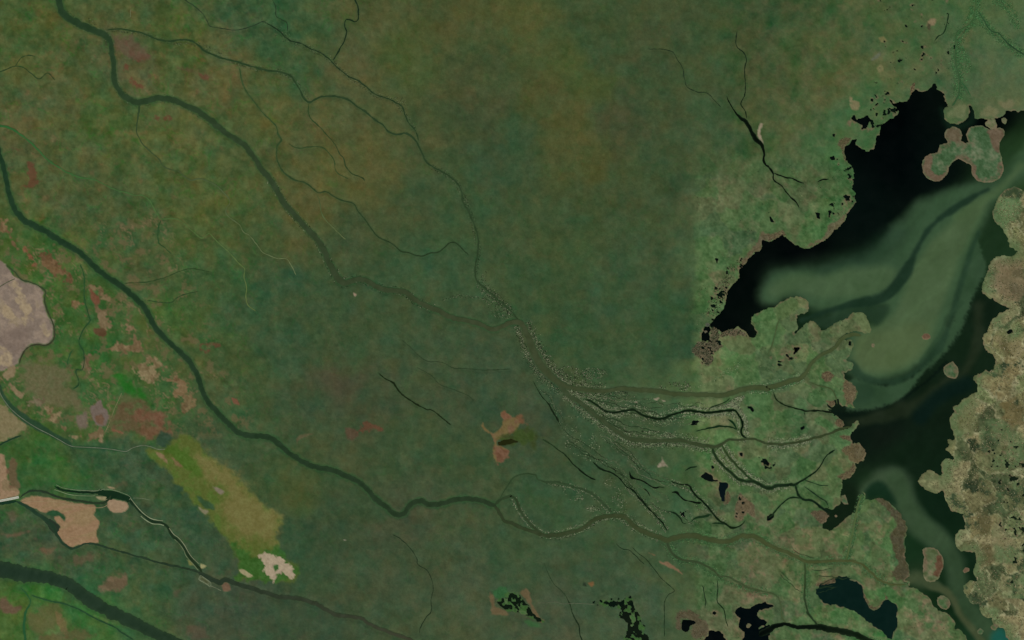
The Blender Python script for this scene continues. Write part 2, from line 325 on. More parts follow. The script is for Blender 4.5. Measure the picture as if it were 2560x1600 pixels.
patch("I 30,480 150,420 150,520 100,560 140,640 220,720 200,745 140,690 80,610", (126, 112, 84), 2, 5, mott=10)
patch("I 860,800 900,800 960,750 980,830 1030,900 1000,1000 920,980 880,930", (112, 100, 92), 2, 3, mott=7, alt=(104, 92, 82), piece=st('mudflat', 'grey-mauve dried mudflat west of the thin pale track', 'mudflat'))
patch("I 730,890 800,880 830,980 760,1020 720,960", (106, 96, 82), 4, 4)
patch("I 905,910 960,890 990,940 970,990 920,970", (104, 80, 62), 2, 2)
patch("I 1100,800 1180,700 1320,750 1440,830 1560,920 1580,1020 1640,1090 1560,1050 1500,1080 1440,1140 1360,1110 1200,1060 1050,1030", (94, 80, 56), 7, 10, amt=.9, mott=10, alt=(80, 86, 52), piece=st('mudflat', 'large reddish brown mudflat in the triangle above the dike road', 'mudflat'))
patch("I 1240,900 1310,860 1420,900 1490,865 1560,920 1560,1000 1480,1010 1400,960 1230,930", (112, 78, 60), 7, 9, amt=.75, mott=10)
patch("I 1420,1000 1560,1020 1640,1090 1500,1080 1440,1140 1350,1110 1340,1060", (108, 82, 60), 5, 7, amt=.8, mott=10)
patch("I 1470,1160 1520,1050 1560,1050 1600,1090 1640,1110 1620,1200 1480,1200", (44, 68, 50), 3, 6, amt=.9, mott=7)
patch("I 1080,500 1200,560 1260,640 1320,660 1400,740 1340,730 1180,670", (34, 100, 30), 7, 6, amt=.8)
patch("I 1050,1030 1100,1030 1170,1060 1160,1075 1060,1055", (116, 84, 62), 2, 2)
for i, (s, c) in enumerate([
    ("I 1070,280 1110,220 1210,230 1230,170 1280,110 1310,180 1350,230 1340,310 1270,280 1200,290", (128, 106, 80)),
    ("I 1290,500 1290,420 1380,410 1400,310 1420,330 1420,420 1450,420 1480,340 1530,390 1590,430 1570,480 1490,470 1460,580 1390,570 1340,580 1300,540", (132, 114, 86)),
    ("I 1550,560 1640,570 1640,520 1710,540 1770,640 1740,710 1680,720 1630,680 1660,600", (122, 98, 72)),
    ("I 1740,715 1830,750 1780,860 1725,840", (116, 98, 70)),
    ("I 1200,15 1250,50 1220,120 1195,100", (122, 100, 76)),
    ("E 920,1400 1000,1420 1050,1490 I 1030,80 1000,140 950,120 930,20", (122, 102, 78)),
    ("I 435,835 510,840 460,890", (134, 116, 88)),
    ("I 490,880 600,870 650,850 670,915 600,885 530,900 510,960 470,940", (130, 112, 84)),
    ("I 590,1005 650,1065 740,1095 850,1005 830,990 790,1060 740,1110 630,1080", (128, 112, 84)),
    ("I 810,1080 900,1030 990,1060 960,1130 850,1120", (130, 110, 84)),
    ("I 260,770 330,750 400,740 410,780 340,800", (112, 100, 80)),
    ("I 815,330 850,440 840,480 800,440", (118, 98, 76)),
    ("E 850,1180 880,1180 940,1240 1020,1300 1030,1370 1000,1320 950,1290 900,1260", (122, 102, 76)),
    ("E 680,1335 780,1390 810,1480 760,1450", (118, 94, 68)),
    ("E 0,545 50,580 100,640 140,740 170,850 110,780 40,700 0,680", (122, 98, 72)),
    ("E 360,870 500,910 560,1000 640,1050 720,1170 640,1130 560,1100 480,1050 400,970", (112, 84, 60)),
    ("E 200,760 260,830 330,920 370,1000 310,990 230,830", (120, 80, 58))]):
    where = ['ragged tan sand patch shaped like a bow beside the dark river', 'largest pale sand patch on the west bank of the dark river', 'brown-mottled sand patch below the large pale one',
             'small sandy strip at the foot of the sand patches', 'small upright sand patch above the bow-shaped one', 'beige sand patch topping a dark brown scar', 'tiny pale triangle of sand above the hook-shaped sand',
             'hook-shaped pale sand bar in the khaki meadow', 'thin V-shaped sand streak just above the dike road', 'rounded sand patch beside the thin pale track', 'small greyish sand smear above the hook-shaped sand',
             'narrow upright sand sliver beside the winding green creek', 'pale sand edging a rust-red scar near the dark river', 'small tan sand streak left of the rust-red scar', 'tan eroded strip at the left edge beside the dark river',
             'long brownish eroded strip below the dark river', 'rust-brown eroded strip near the left edge'][i]
    patch(s, (c[0] + 4, c[1] + 6, c[2] + 4), 2.2, 9, amt=.92, mott=13, alt=(c[0] * .80, c[1] * .78, c[2] * .72), sc=13, piece=dict(name='sand_patch', label=where, cat='sand patch', kind='structure', mat='soil', group='sandy patches of the western plain'))
patch("I 880,80 960,80 1010,120 980,160 900,140", (86, 66, 44), 2, 3)
patch("E 850,1200 880,1240 940,1310 950,1370 900,1380 860,1310", (106, 72, 52), 2.5, 4)
for s in ("E 262,30 300,30 340,100 330,150 330,190 390,200 320,250 240,270 230,240 290,200 265,130", "A 1250,480 1300,510 1350,500 1410,530 1340,570 1280,580", "A 1230,720 1290,780 1350,790 1350,830 1290,830 1240,760",
          "A 1170,620 1220,620 1210,660 1170,655", "A 1540,1095 1600,1100 1615,1140 1560,1145", "A 1470,1105 1510,1110 1500,1130 1470,1125", "A 110,1390 200,1410 190,1425 130,1415", "A 1880,690 1940,700 1990,740 1930,760 1880,720",
          "A 1190,400 1230,440 1280,510 1250,520 1200,440", "I 1890,215 2070,230 2090,245 1900,240", "I 1900,280 1980,290 1950,310", "J 1010,970 1050,960 1110,990 1190,1020 1190,1050 1120,1030 960,1060 990,1020"):
    patch(s, (100, 62, 46), 3, 5, amt=.7, mott=5, sc=8)
patch("A 1690,640 1800,660 1900,680 1990,740 1800,690", (90, 72, 54), 5, 5, amt=.6); patch("A 1060,330 1250,370 1420,530 1250,560 1120,450", (92, 76, 60), 8, 8, amt=.75)
patch("J 850,1030 960,1050 950,1130 870,1110", (90, 66, 52), 4, 4, amt=.7); patch("J 740,560 900,560 1000,640 900,700 760,650", (70, 70, 52), 12, 10, amt=.4)
patch("I 2190,735 2240,745 2260,800 2210,790", (112, 80, 60), 1.5, 1.5); patch("J 375,1130 420,1090 540,1075 400,1140 390,1195", (96, 84, 60), 2, 2, amt=.7)
# --- the tongue of flooded meadow
patch("I 1380,1230 1560,1215 1640,1130 1750,1080 1850,1150 2000,1300 2230,1480 N 0,160 100,250 200,330 255,410 190,490 220,610 215,690 350,780 400,880 370,940 250,960 60,960 M 2410,930 2250,950 2250,850 2230,720 2170,600 2040,440 1870,260 1740,110 1640,0 I 1600,1450 1500,1360", (86, 98, 46), 6, 5, mott=8, alt=(76, 98, 40),
      piece=st('flood_meadow', 'long ochre and lime-green tongue of flood meadow running down to a white sand patch', 'meadow', 'land'))
patch("I 1850,1290 2000,1300 2230,1480 N 0,160 100,250 200,330 250,410 190,480 180,600 0,560 M 2300,560 2150,400 2100,250 2150,100 I 2000,1500 1850,1420", (114, 107, 64), 20, 12, amt=.8, mott=8)
patch("I 1560,1220 1700,1200 1800,1300 1900,1420 1880,1490 1700,1380", (66, 98, 34), 6, 6, amt=.8)
patch("M 2200,600 2280,650 2419,720 N 220,640 330,790 390,880 200,960 50,960 M 2400,930 2250,940 2250,850 2230,720", (46, 90, 36), 6, 8, amt=.75, mott=10)
patch("M 1870,150 1980,210 2020,270 1950,280 1880,200", (52, 80, 50), 3, 3); patch("M 2010,60 2070,70 2120,110 2090,135 2030,100", (120, 112, 94), 2, 2); patch("M 1860,240 1920,280 1980,280 1940,330", (122, 118, 92), 1.5, 2)
patch("M 1480,40 1500,40", (0, 0, 0), 1, 0, amt=0); patch("I 1480,1250 1530,1270 1570,1310 1600,1375 1540,1320", (124, 106, 76), 2, 3); patch("I 1590,1260 1680,1330 1740,1400 1660,1370", (116, 100, 68), 2, 3)
patch("N 30,715 80,690 180,720 240,735 280,790 340,800 350,880 380,940 300,915 250,880 200,900 170,960 130,905 60,860 85,820", (166, 152, 128), 1.5, 4, mott=10, alt=(150, 136, 114), sc=7, piece=st('sand_flat', 'ragged white sand patch at the lower tip of the green tongue', 'sand flat'))
patch("N 165,810 205,800 215,840 180,860", (54, 92, 44), 1.5, 1); patch("M 2250,850 2280,840 2390,905 2340,920 2290,890", (150, 142, 108), 1.2, 1.5, piece=st('sand_bar', 'thin pale sand bar left of the white sand patch', 'sand bar'))
# --- lower left: the bare construction fields
patch("M 190,200 300,150 360,150 560,190 740,220 905,250 890,330 940,410 910,500 930,590 850,598 740,615 690,635 620,610 560,530 530,490 570,450 560,420 510,370 510,340 560,340 610,390 620,350 560,300 490,290 430,310 350,280 250,230", (144, 118, 90), 1.2, 1.5, mott=9, alt=(134, 114, 82), streak=-0.3,
      piece=st('field', 'bare pinkish tan field with curved edges below the harbour channel', 'field'))
patch("M 1030,182 1085,185 1200,215 1215,250 1180,300 1100,312 1040,290 1012,250", (150, 128, 102), 1.0, 0.8, mott=7, piece=st('yard', 'small tan earth yard on the south quay of the harbour basin', 'yard'))
patch("M 900,155 1000,160 1030,175 990,190 920,180", (140, 132, 100), 1.2, 1); patch("M 1010,62 1080,70 1100,85 1040,85", (138, 124, 94), 1.2, 1); patch("M 1890,790 1950,810 1940,830 1900,840", (140, 138, 96), 1, 1); patch("M 1760,750 1830,770 1840,810 1790,800", (120, 122, 74), 2, 2)
patch("M 2090,990 2130,965 2180,1000 2190,1040 2110,1050", (108, 88, 68), 2, 2); patch("M 1885,905 1920,905 1990,960 1975,1000 1885,945", (96, 104, 78), 1, 1); patch("M 1905,920 1970,965 1965,980 1900,940", (74, 82, 54), 1, 1)
patch("M 930,1010 1040,920 1180,910 1190,1020 1100,1060 960,1040", (106, 84, 66), 6, 6, amt=.8, alt=(118, 94, 74)); patch("M 700,730 850,700 880,760 740,790", (100, 82, 64), 5, 5, amt=.6); patch("M 380,650 520,640 480,690 400,690", (106, 84, 64), 4, 3, amt=.7)
patch("M 0,500 120,500 280,480 150,540 0,520", (108, 86, 68), 4, 3, amt=.75); patch("M 1780,1390 1900,1370 1960,1500 1820,1500", (92, 76, 60), 7, 6, amt=.6); patch("M 1640,1040 1690,1040 1690,1110 1640,1110", (92, 76, 60), 6, 4, amt=.6)
patch("M 0,1120 60,1110 130,1190 200,1200 160,1260 40,1270 0,1230", (106, 82, 68), 4, 4, amt=.85, alt=(92, 72, 58)); patch("M 280,1290 420,1180 540,1170 560,1330 420,1460 300,1440", (92, 90, 56), 8, 8, amt=.7); patch("M 530,1250 580,1290 640,1420 620,1512 560,1400", (122, 98, 68), 4, 5, amt=.6); patch("M 380,1480 600,1420 800,1420 900,1512 400,1560", (96, 82, 56), 8, 8, amt=.6)
patch("M 60,310 140,300 150,380 110,410", (96, 86, 68), 4, 4, amt=.7); patch("M 440,310 500,285 570,310 620,360 610,385 560,335 510,345 440,330", (38, 74, 46), 1.5, 1)
# --- the drained pool in the middle of the plain
patch("J 2100,985 2150,970 2180,1030 2240,1065 2300,1035 2335,960 2320,880 2345,855 2419,925 K 60,925 100,950 60,1010 0,1080 J 2280,1140 2290,1180 2390,1225 2375,1310 2280,1355 2245,1290 2235,1100 2170,1060", (108, 95, 60), 1.5, 3, mott=9, alt=(104, 82, 58), piece=st('drained_pool', 'tan and rust bed of a drained pool beside a dark olive pond', 'dry pool'))
patch("J 2250,1205 2395,1225 2375,1310 2285,1350 2250,1290", (106, 78, 58), 2.5, 5, mott=11, sc=9); patch("J 2325,880 2345,858 2400,920 2340,940", (112, 82, 60), 2.5, 3); patch("K 40,930 90,910 140,980 60,990", (104, 78, 54), 4, 5)
patch("J 2300,1130 2419,1060 K 100,1020 190,1050 280,1115 230,1140 210,1210 120,1165 0,1170", (58, 76, 34), 8, 7, amt=.9, mott=9, alt=(52, 64, 30), piece=st('wet_meadow', 'olive wet meadow on the east side of the drained pool', 'meadow', 'land'))
patch("K 1415,1290 1430,1295 1440,1335 1460,1365 1480,1400 1455,1380 1430,1390 1385,1385 1395,1350 1408,1325", (140, 132, 112), 1.4, 2.2, mott=12, alt=(118, 112, 92), piece=st('sand_bar', 'small lone white sand patch in the middle of the delta', 'sand bar'))
patch("O 1395,770 1450,770 1540,820 1610,890 1530,842 1400,790", (120, 98, 74), 1.5, 1.5, piece=st('sand_bar', 'thin tan sand bar below the brown river fork', 'sand bar')); patch("O 1285,685 1360,710 1340,715", (110, 92, 66), 1.5, 1)
patch("O 710,970 770,960 760,1020", (110, 84, 52), 2, 2); patch("O 670,965 700,965 700,1000 670,1000", (36, 50, 34), 1.5, 1.5); patch("F 920,1255 955,1270 930,1295", (150, 130, 110), 1, .6); patch("K 1150,775 1200,765 1180,780", (140, 132, 112), .8, .5); patch("K 1330,750 1390,735 1370,760", (140, 132, 112), .8, .5); patch("K 1410,755 1450,765 1430,775", (140, 132, 112), .8, .5)
patch("N 815,560 855,565 840,575", (132, 130, 112), .8, .5); patch("N 2200,1060 2250,1080 2260,1180 2330,1230 2380,1275 2240,1270 2215,1160", (104, 88, 62), 2, 3, amt=.85); patch("O 70,1060 140,1020 180,1130 230,1250 330,1345 260,1330 200,1260 130,1130", (106, 90, 64), 2, 3, amt=.85); patch("N 2240,1045 2360,1010 2380,1090 2270,1120", (50, 92, 54), 3, 3); patch("O 110,1320 250,1360 280,1390 180,1390", (54, 96, 54), 4, 3, amt=.8)
patch("C 2345,1165 2375,1170 2350,1230 2360,1310 2395,1390 2370,1360 2320,1290 2315,1240", (140, 130, 108), 1.2, 2, mott=14, piece=st('sand_bar', 'pale sand strip hugging the black oxbow pool left of the lake', 'sand bar'))
# --- brown, dying reed fringes of delta and lake
FR = [("K 1700,300 1760,210 1870,195 1880,60 1950,80 1960,200 1980,250 1900,330 1900,390 1830,430 1770,350", (92, 84, 68), 'brown ragged reed bed at the lower left end of the black bay'),
      ("K 1960,150 1980,110 2020,90 2110,85 2200,115 2230,160 2150,140 2080,150 2000,160", (110, 94, 76), 'pinkish reed fringe along the south side of the black bay'),
      ("P 1000,178 1080,165 1180,250 1250,310 1310,440 1300,520 1290,640 1320,800 1345,880 1280,955 1200,930 1170,870 1230,790 1200,700 1170,600 1150,520 1210,440 1200,370 1100,250", (82, 74, 56), 'long dark brown crescent of reeds on the east tip of the southern delta'),
      ("L 710,580 790,590 835,640 848,690 830,740 780,800 740,810 720,700", (112, 96, 74), 'brown half-moon of reeds on the delta shore'),
      ("L 700,1230 760,1180 860,1165 915,1220 925,1280 900,1330 850,1358 790,1330 750,1280", (106, 92, 68), 'round tan dome of reeds bulging into the lake'),
      ("L 640,940 700,950 728,990 715,1025 660,1010", (108, 90, 70), 'small brown reed lobe beside the thin river mouth'),
      ("L 560,770 640,770 640,805 600,832 560,810", (108, 90, 70), 'tiny curled brown reed lobe between two creeks'),
      ("L 690,1105 790,1100 805,1160 760,1140", (104, 86, 68), 'thin brown reed edge above the tan dome'),
      ("L 650,1480 770,1420 800,1350 838,1390 815,1450 770,1495 700,1505", (104, 90, 68), 'brown reed edge below the tan dome'),
      ("L 505,520 560,490 630,530 600,560 540,580", (108, 90, 70), 'small reddish reed patch inside the upper delta'),
      ("P 400,310 470,290 545,280 585,310 570,350 510,410 460,380", (100, 84, 68), 'brown reed clump beside the short black bay'),
      ("P 895,1040 920,1110 960,1180 1000,1200 1060,1180 1110,1130 1105,1080 1130,1110 1070,1200 990,1228 930,1190 900,1110", (96, 84, 62), 'brown reed rim around the lobe in the southern side lake'),
      ("P 455,990 540,950 630,935 640,955 590,985 500,1010", (104, 90, 72), 'mottled reed strip at the west end of the southern side lake'),
      ("O 2010,180 2040,100 2060,170 2040,230 2010,220", (98, 88, 68), 'brown reed sliver east of the small black pond'),
      ("O 2100,350 2120,240 2160,130 2200,170 2280,230 2290,350 2220,310 2170,390", (106, 92, 72), 'ragged tan reed patch with dark specks in the lower delta'),
      ("O 1570,1240 1700,1240 1780,1300 1860,1380 1830,1470 1760,1500 1690,1460 1700,1380 1740,1350 1600,1310 1600,1420 1560,1420", (92, 82, 64), 'brown reed ring around the square black pond at the bottom'),
      ("H 740,500 790,450 825,390 835,410 800,465 745,520 700,610 590,710 490,790 400,825 340,830 420,790 530,720 570,620 640,590", (108, 98, 76), 'pale reed rim along the rounded west shore of the black lake'),
      ("G 2420,700 2340,690 2320,780 2230,880 2140,1020 2160,1040 2260,905 2355,840 2375,760 2420,765", (102, 90, 70), 'narrow brown reed rim on the straight west shore of the black lake'),
      ("H 0,710 60,700 140,660 170,710 140,718 100,742 0,762", (108, 96, 74), 'tan reed rim left of the notch in the west shore'),
      ("D 700,1310 780,1310 770,1360 730,1400 740,1512 H 720,0 D 690,1400 660,1370", (96, 90, 66), 'speckled reed edge at the north-west corner of the black lake'),
      ("D 1340,900 1365,790 1390,780 1385,840 1350,920", (116, 96, 74), 'short tan reed rim on the north shore of the black lake')]
for s, c, l in FR:
    patch(s, (c[0] - 4, c[1], c[2] - 2), 1.6, 3.5, amt=.92, mott=15, alt=(c[0] * .80, c[1] * .84, c[2] * .80), sc=8, piece=dict(name='reed_bed', label=l, cat='reed bed', kind=None, mat='land', group='dead reed beds along the shores'))
patch("D 1690,1080 1770,1020 1850,1000 1880,1080 1840,1130 1750,1110", (108, 114, 80), 5, 5, amt=.7); patch("D 1990,1080 2100,1010 2200,1040 2210,1080 2050,1110", (110, 110, 78), 4, 5, amt=.7); patch("D 2170,960 2300,950 2320,1010 2240,1020", (114, 110, 80), 4, 4, amt=.7)
patch("D 1500,240 1530,180 1580,180 1570,240 1530,250", (124, 112, 84), 2, 3); patch("D 1510,220 1540,240 1530,300 1505,260", (66, 66, 46), 2, 2); patch("D 1050,360 1090,340 1140,390 1070,400", (104, 104, 66), 2, 2); patch("D 1030,640 1070,610 1090,670 1040,690", (110, 110, 74), 2, 2); patch("D 960,580 1060,490 1070,520 990,570", (96, 104, 84), 2, 2); patch("D 780,920 860,970 850,1030 790,1040", (116, 112, 80), 2, 4); patch("D 740,1150 790,1130 780,1190 740,1180", (104, 96, 72), 2, 3)
for s, c in (("L 2205,800 2300,730 2419,880 2419,980 2340,1005 2240,930", (108, 96, 62)), ("L 1780,830 1920,720 1980,900 1960,1080 1800,1090 1740,960", (98, 106, 70)), ("L 2150,150 2260,150 2400,250 2380,340 2280,330", (126, 118, 86)), ("L 2200,180 2240,160 2290,330 2230,330", (84, 80, 52)), ("P 1980,300 2100,340 2120,520 2010,530", (84, 82, 54)), ("P 2010,610 2120,620 2130,780 2030,780", (78, 74, 46)), ("P 2120,420 2300,560 2350,700 2200,720 2100,560", (126, 118, 86)), ("L 2100,1050 2220,980 2330,1100 2300,1210 2180,1160", (112, 108, 78)), ("L 2060,1040 2120,1120 2180,1200 2060,1240 2020,1150", (40, 56, 36)), ("H 2090,950 2300,920 2419,1000 2419,1300 2300,1340 2150,1260", (112, 100, 76)), ("H 2150,420 2300,330 2419,450 2330,560 2200,600", (90, 120, 78))):
    patch(s, c, 5, 8, amt=.75, mott=14, sc=18)

# ------------------------------------------------------------------ standing water
LAKE = parse("""D 2700,1010 2480,1030 2420,1040 2380,1050 2300,1045 2235,1040 2240,1070 2225,1090 2150,1115 2050,1130 1990,1120 1960,1110 1950,1060 1940,1010 1910,990 1895,1000 1905,1060 1895,1110 1850,1150 1790,1170 1720,1160 1665,1130 1650,1090 1665,1040 1700,1010 1690,960 1665,910 1665,880 1630,850 1595,820 1570,790 1540,820 1500,850 1460,870 1410,860 1385,830 1365,870 1340,920 1310,960 1240,960 1190,980 1150,940 1170,990 1210,1010 1230,1050 1225,1090 1190,1110 1140,1130 1090,1170 1065,1190 1070,1250 1060,1285 1030,1290 1020,1350 1000,1410 950,1425 890,1410 830,1370 830,1325 790,1325 770,1360 730,1390 725,1440 735,1512
H 750,0 790,70 815,130 815,180 800,240 820,320 825,400 790,460 740,510 740,540 700,600 640,660 590,700 560,740 490,785 420,820 350,835 270,805 210,770 140,715 100,740 50,755 0,760
G 2370,755 2350,840 2320,870 2260,900 2210,970 2150,1040 2150,1110 2100,1160 2040,1230 2035,1310 2000,1400 1960,1460 1920,1505
K 1900,10 1860,40 1820,60 1800,110 1795,190 1870,195 1875,130 1880,70 1950,90 1980,110 2020,85 2110,80 2140,60 2170,90 2210,120 2235,150 2280,170 2310,110 2290,70 2265,30 G 2262,1480 2330,1450 2420,1400
H 60,1380 130,1340 200,1300 300,1290 350,1310 390,1380 380,1430 320,1460 270,1470 268,1500 L 275,90 240,130 290,100 340,50 400,5 440,30 500,95 560,80 620,40 680,10 H 750,1490 800,1450 850,1435 900,1440 935,1500 L 975,80 960,120 880,125 840,115 790,130
740,165 790,190 800,240 795,290 770,340 730,380 780,390 805,430 790,470 750,490 720,500 725,560 790,590 830,640 845,690 830,740 790,790 830,835 770,825 700,815 650,770 640,800 600,830 570,800 545,770 560,820 600,850 640,890 660,930 710,960 725,990 720,1020 770,1000 820,970 850,955 875,985 840,1010 790,1060 770,1095 800,1130 800,1170 860,1170 910,1220 920,1280 900,1330 850,1355 820,1350 835,1400 810,1450 770,1490 700,1500
P 695,0 700,60 685,130 680,200 660,240 640,250 590,290 540,280 580,310 575,340 550,380 510,410 520,450 580,470 640,440 700,390 760,340 810,290 830,220 850,150 890,110 920,110 920,180 970,180 1050,165 1120,190 1180,250 1240,300 1280,370 1310,440 1310,520 1285,570 1300,640 1295,720 1320,800 1340,850 1335,910 1290,945 1340,960 1350,1000 1340,1010 1400,1025 1460,1060 1510,1100 1550,1140 1550,1180 1600,1215 1590,1250 1650,1245 1720,1285 1770,1350 1755,1420 1800,1410 1850,1440 1880,1500 1900,1700 2000,1950
2500,1950 2400,1700 2300,1560 2250,1480 2240,1420 2180,1380 2130,1350 2110,1300 2060,1300 2010,1260 1990,1170 1940,1170 1880,1120 1850,1060 1860,1000 1910,950 1980,960 1965,900 1940,860 1960,800 1965,740 1950,690 1890,680 1820,670 1780,620 1765,560 1790,480 1850,450 1860,410 1830,330 1790,310 1730,290 1690,210 1650,100 1600,125 1520,110 1450,60 1420,10
L 1430,1500 1480,1440 1570,1430 1630,1470 1650,1512 1640,1360 1680,1310 1750,1310 1740,1290 1690,1230 1710,1180 1705,1130 1770,1140 1760,1090 1730,1010 1710,920 1760,870 1740,820 1800,800 1830,750 1920,710 1970,690 1990,620 1940,570 1960,530 2000,520 2060,480 2130,470 2145,410 2130,350 2050,270 2025,160 2080,100 2090,50 2120,0
H 2200,1440 2270,1400 2230,1380 2130,1320 2050,1270 2015,1210 2040,1130 2080,1030 2110,950 2170,905 2300,910 2350,860 2290,820 2270,740 2240,700 2190,630 2150,580 2125,500 2150,420 2200,330 2280,270 2340,255 2420,290 2560,300 2900,200 D 3000,1000""")[0]
LAKE[(LAKE[:, 1] < 700) & (LAKE[:, 1] > 690) & (LAKE[:, 0] > 1990) & (LAKE[:, 0] < 2000)] += 0

BODIES = []       # standing water: name, label, outline field, colour
def shore(w, d, amp=1.0):
    x, y = X[w], Y[w]
    return d + amp * (1.9 * fbm(x, y, 9, 4, 3) + 1.8 * fbm(x, y, 22, 11, 2) + 1.5 * sstep(-.3, .5, fbm(x, y, 60, 3, 2)) * fbm(x, y, 5, 6, 2))
def body(name, label, s, col, amp=1.0, cat=None):
    P = parse(s)[0] if isinstance(s, str) else s
    w, d = sd_poly(P, 30); d = shore(w, d, amp)
    DW[w] = np.minimum(DW[w], d); BODIES.append((name, label, cat or name, w, d, col))
body('lake', 'large black and silt-green lake filling the right side, swirled with pale sediment', LAKE, None)
LAKEW, LAKED = BODIES[0][3], BODIES[0][4]
body('lake', 'dark bottle-shaped side lake at the lower right, cut off by a green lobe', "P 690,915 800,950 870,990 895,1040 910,1110 940,1190 990,1225 1060,1200 1110,1140 1190,1160 1225,1210 1215,1290 1225,1390 1180,1440 1170,1500 1130,1490 1080,1420 1000,1370 930,1330 870,1270 800,1230 720,1210 640,1185 560,1170 490,1120 475,1060 500,1010 590,990 640,950", (9, 30, 25))
body('lake', 'black lake with small green islands at the bottom edge of the delta', "O 2110,1245 2160,1205 2240,1210 2310,1180 2390,1155 P -10,1165 60,1180 50,1200 0,1215 -40,1215 -80,1230 -105,1270 -90,1300 -30,1310 O 2419,1340 2400,1370 2419,1430 2419,1700 2200,1700 2180,1512 2190,1440 2150,1390 2150,1310", (2, 9, 10))
body('pond', 'black pond with a pointed east end cut by the bottom edge', "O 1860,1420 1950,1430 2010,1480 2060,1560 2050,1700 1780,1700 1800,1530 1850,1470", (3, 8, 8))
body('pond', 'square black pond ringed by brown reeds at the bottom', "O 1610,1320 1720,1330 1740,1350 1690,1380 1670,1430 1610,1420", (4, 9, 8), .5)
body('pond', 'dark spotted pool with floating green rafts near the bottom middle', "N 2280,1150 2320,1110 2380,1110 2385,1065 O 20,1070 60,1075 130,1150 170,1210 200,1270 270,1310 310,1345 240,1330 150,1290 100,1260 40,1250 N 2419,1240 2370,1230 2310,1190", (14, 26, 14), .8)
body('pond', 'dark T-shaped pool with green lily rafts at the bottom', "O 980,1150 1120,1105 1140,1140 1160,1200 1200,1280 1230,1350 1260,1380 1220,1410 1230,1450 1280,1460 1290,1600 1060,1600 1080,1430 1090,1350 1010,1290 1010,1250 1040,1230 980,1190 870,1190 830,1140 870,1130", (15, 24, 14), .9)
body('pond', 'long black pond between the brown reed sliver and green marsh', "O 1965,25 2050,40 2015,110 2010,200 1985,200 1960,120 1950,80", (8, 20, 22), .6)
body('pond', 'ragged black pond just below the long delta creeks', "K 1790,1480 1830,1440 1890,1480 O 1895,0 1940,5 1890,20 1840,0", (8, 16, 14), .7)
body('pond', 'hook-shaped black pond north-west of the big lake', "D 780,1120 810,1080 840,1130 900,1115 940,1095 955,1150 920,1215 890,1220 895,1180 850,1160", (3, 8, 7), .7)
body('pond', 'dark olive pond inside the drained pool', "J 2280,1150 2320,1140 2419,1120 K 20,1130 60,1150 0,1165 J 2330,1185 2290,1190", (34, 38, 14), .4)
body('harbour_basin', 'dark rectangular harbour basin with straight quays at the lower left', "M 945,105 970,95 1080,105 1190,145 1222,165 1215,195 1150,190 1060,170 950,145", (20, 44, 26), .1, 'harbour')
body('pool', 'dark pool where the channel widens beside the tan field', "M 440,380 490,395 540,415 570,440 560,460 525,490 490,450", (40, 54, 42), .3, 'pool')
SPOTS = [("H 435,445 450,495 495,500 490,560 460,545 450,500", 'irregular black pond in the rounded green promontory'), ("H 565,480 595,470 590,505 565,500", 'small square black pond in the rounded promontory'), ("H 735,345 775,335 770,385 740,380", 'black shore pond at the rim of the promontory'), ("H 20,540 40,560 55,585 25,580", 'small dark pond at the foot of the promontory'),
         ("D 970,930 990,930 990,960 970,955", 'small black pond north of the hook-shaped pond'), ("D 1000,890 1030,895 1025,925 1010,915", 'small elongated black pond near the north-west bay'), ("D 1370,640 1410,660 1385,675", 'tiny three-armed black pond above the north bay'), ("D 1015,1070 1035,1070 1035,1100 1015,1100", 'small oval black pond right of the hook-shaped pond'), ("D 605,1265 630,1268 628,1290 610,1285", 'small lone black pond west of the hook-shaped pond'), ("D 585,1490 620,1475 640,1512 600,1512", 'ragged black pond by the west shore'),
         ("K 2230,820 2260,810 2295,860 2275,875", 'elongated black pond beside the pale scrub thicket'), ("K 2365,1310 2400,1315 2440,1360 2419,1390 2380,1360", 'mottled black pond in the middle of the delta'), ("K 2150,1260 2175,1255 2180,1290 2160,1285", 'small black pond between the twin creeks'), ("K 1880,1375 1900,1370 1910,1400 1890,1405", 'small dark pond west of the twin creeks'), ("O 1890,1250 1910,1238 1935,1255 1920,1275 1895,1272", 'round black pond above the square pond'),
         ("L 245,255 310,265 275,310 235,330 250,290", 'triangular black pond in the upper delta'), ("L 300,1010 345,995 355,1030 310,1050", 'black pond ringed by brown beside the lower creek'), ("L 760,190 800,200 790,250 760,240", 'dark green pool inside the river mouth lobe'), ("L 2240,110 2300,85 2320,110 2260,140", 'dark inlet in the east shore'), ("L 90,385 140,380 130,410 95,405", 'small dark pond in the upper delta'),
         ("G 1925,930 1945,935 1938,975", 'tiny black wedge-shaped pool left of the lake'), ("O 1610,300 1630,305 1625,330 1610,325", 'tiny dark pool among the black creeks'), ("K 1720,960 1745,965 1735,985 1715,980", 'tiny dark pool below the winding black creek'), ("P 0,350 40,340 40,375 10,385", 'small dark pool at the end of a black creek')]
for s, l in SPOTS: body('pond', l, s, (5, 12, 9), .6)

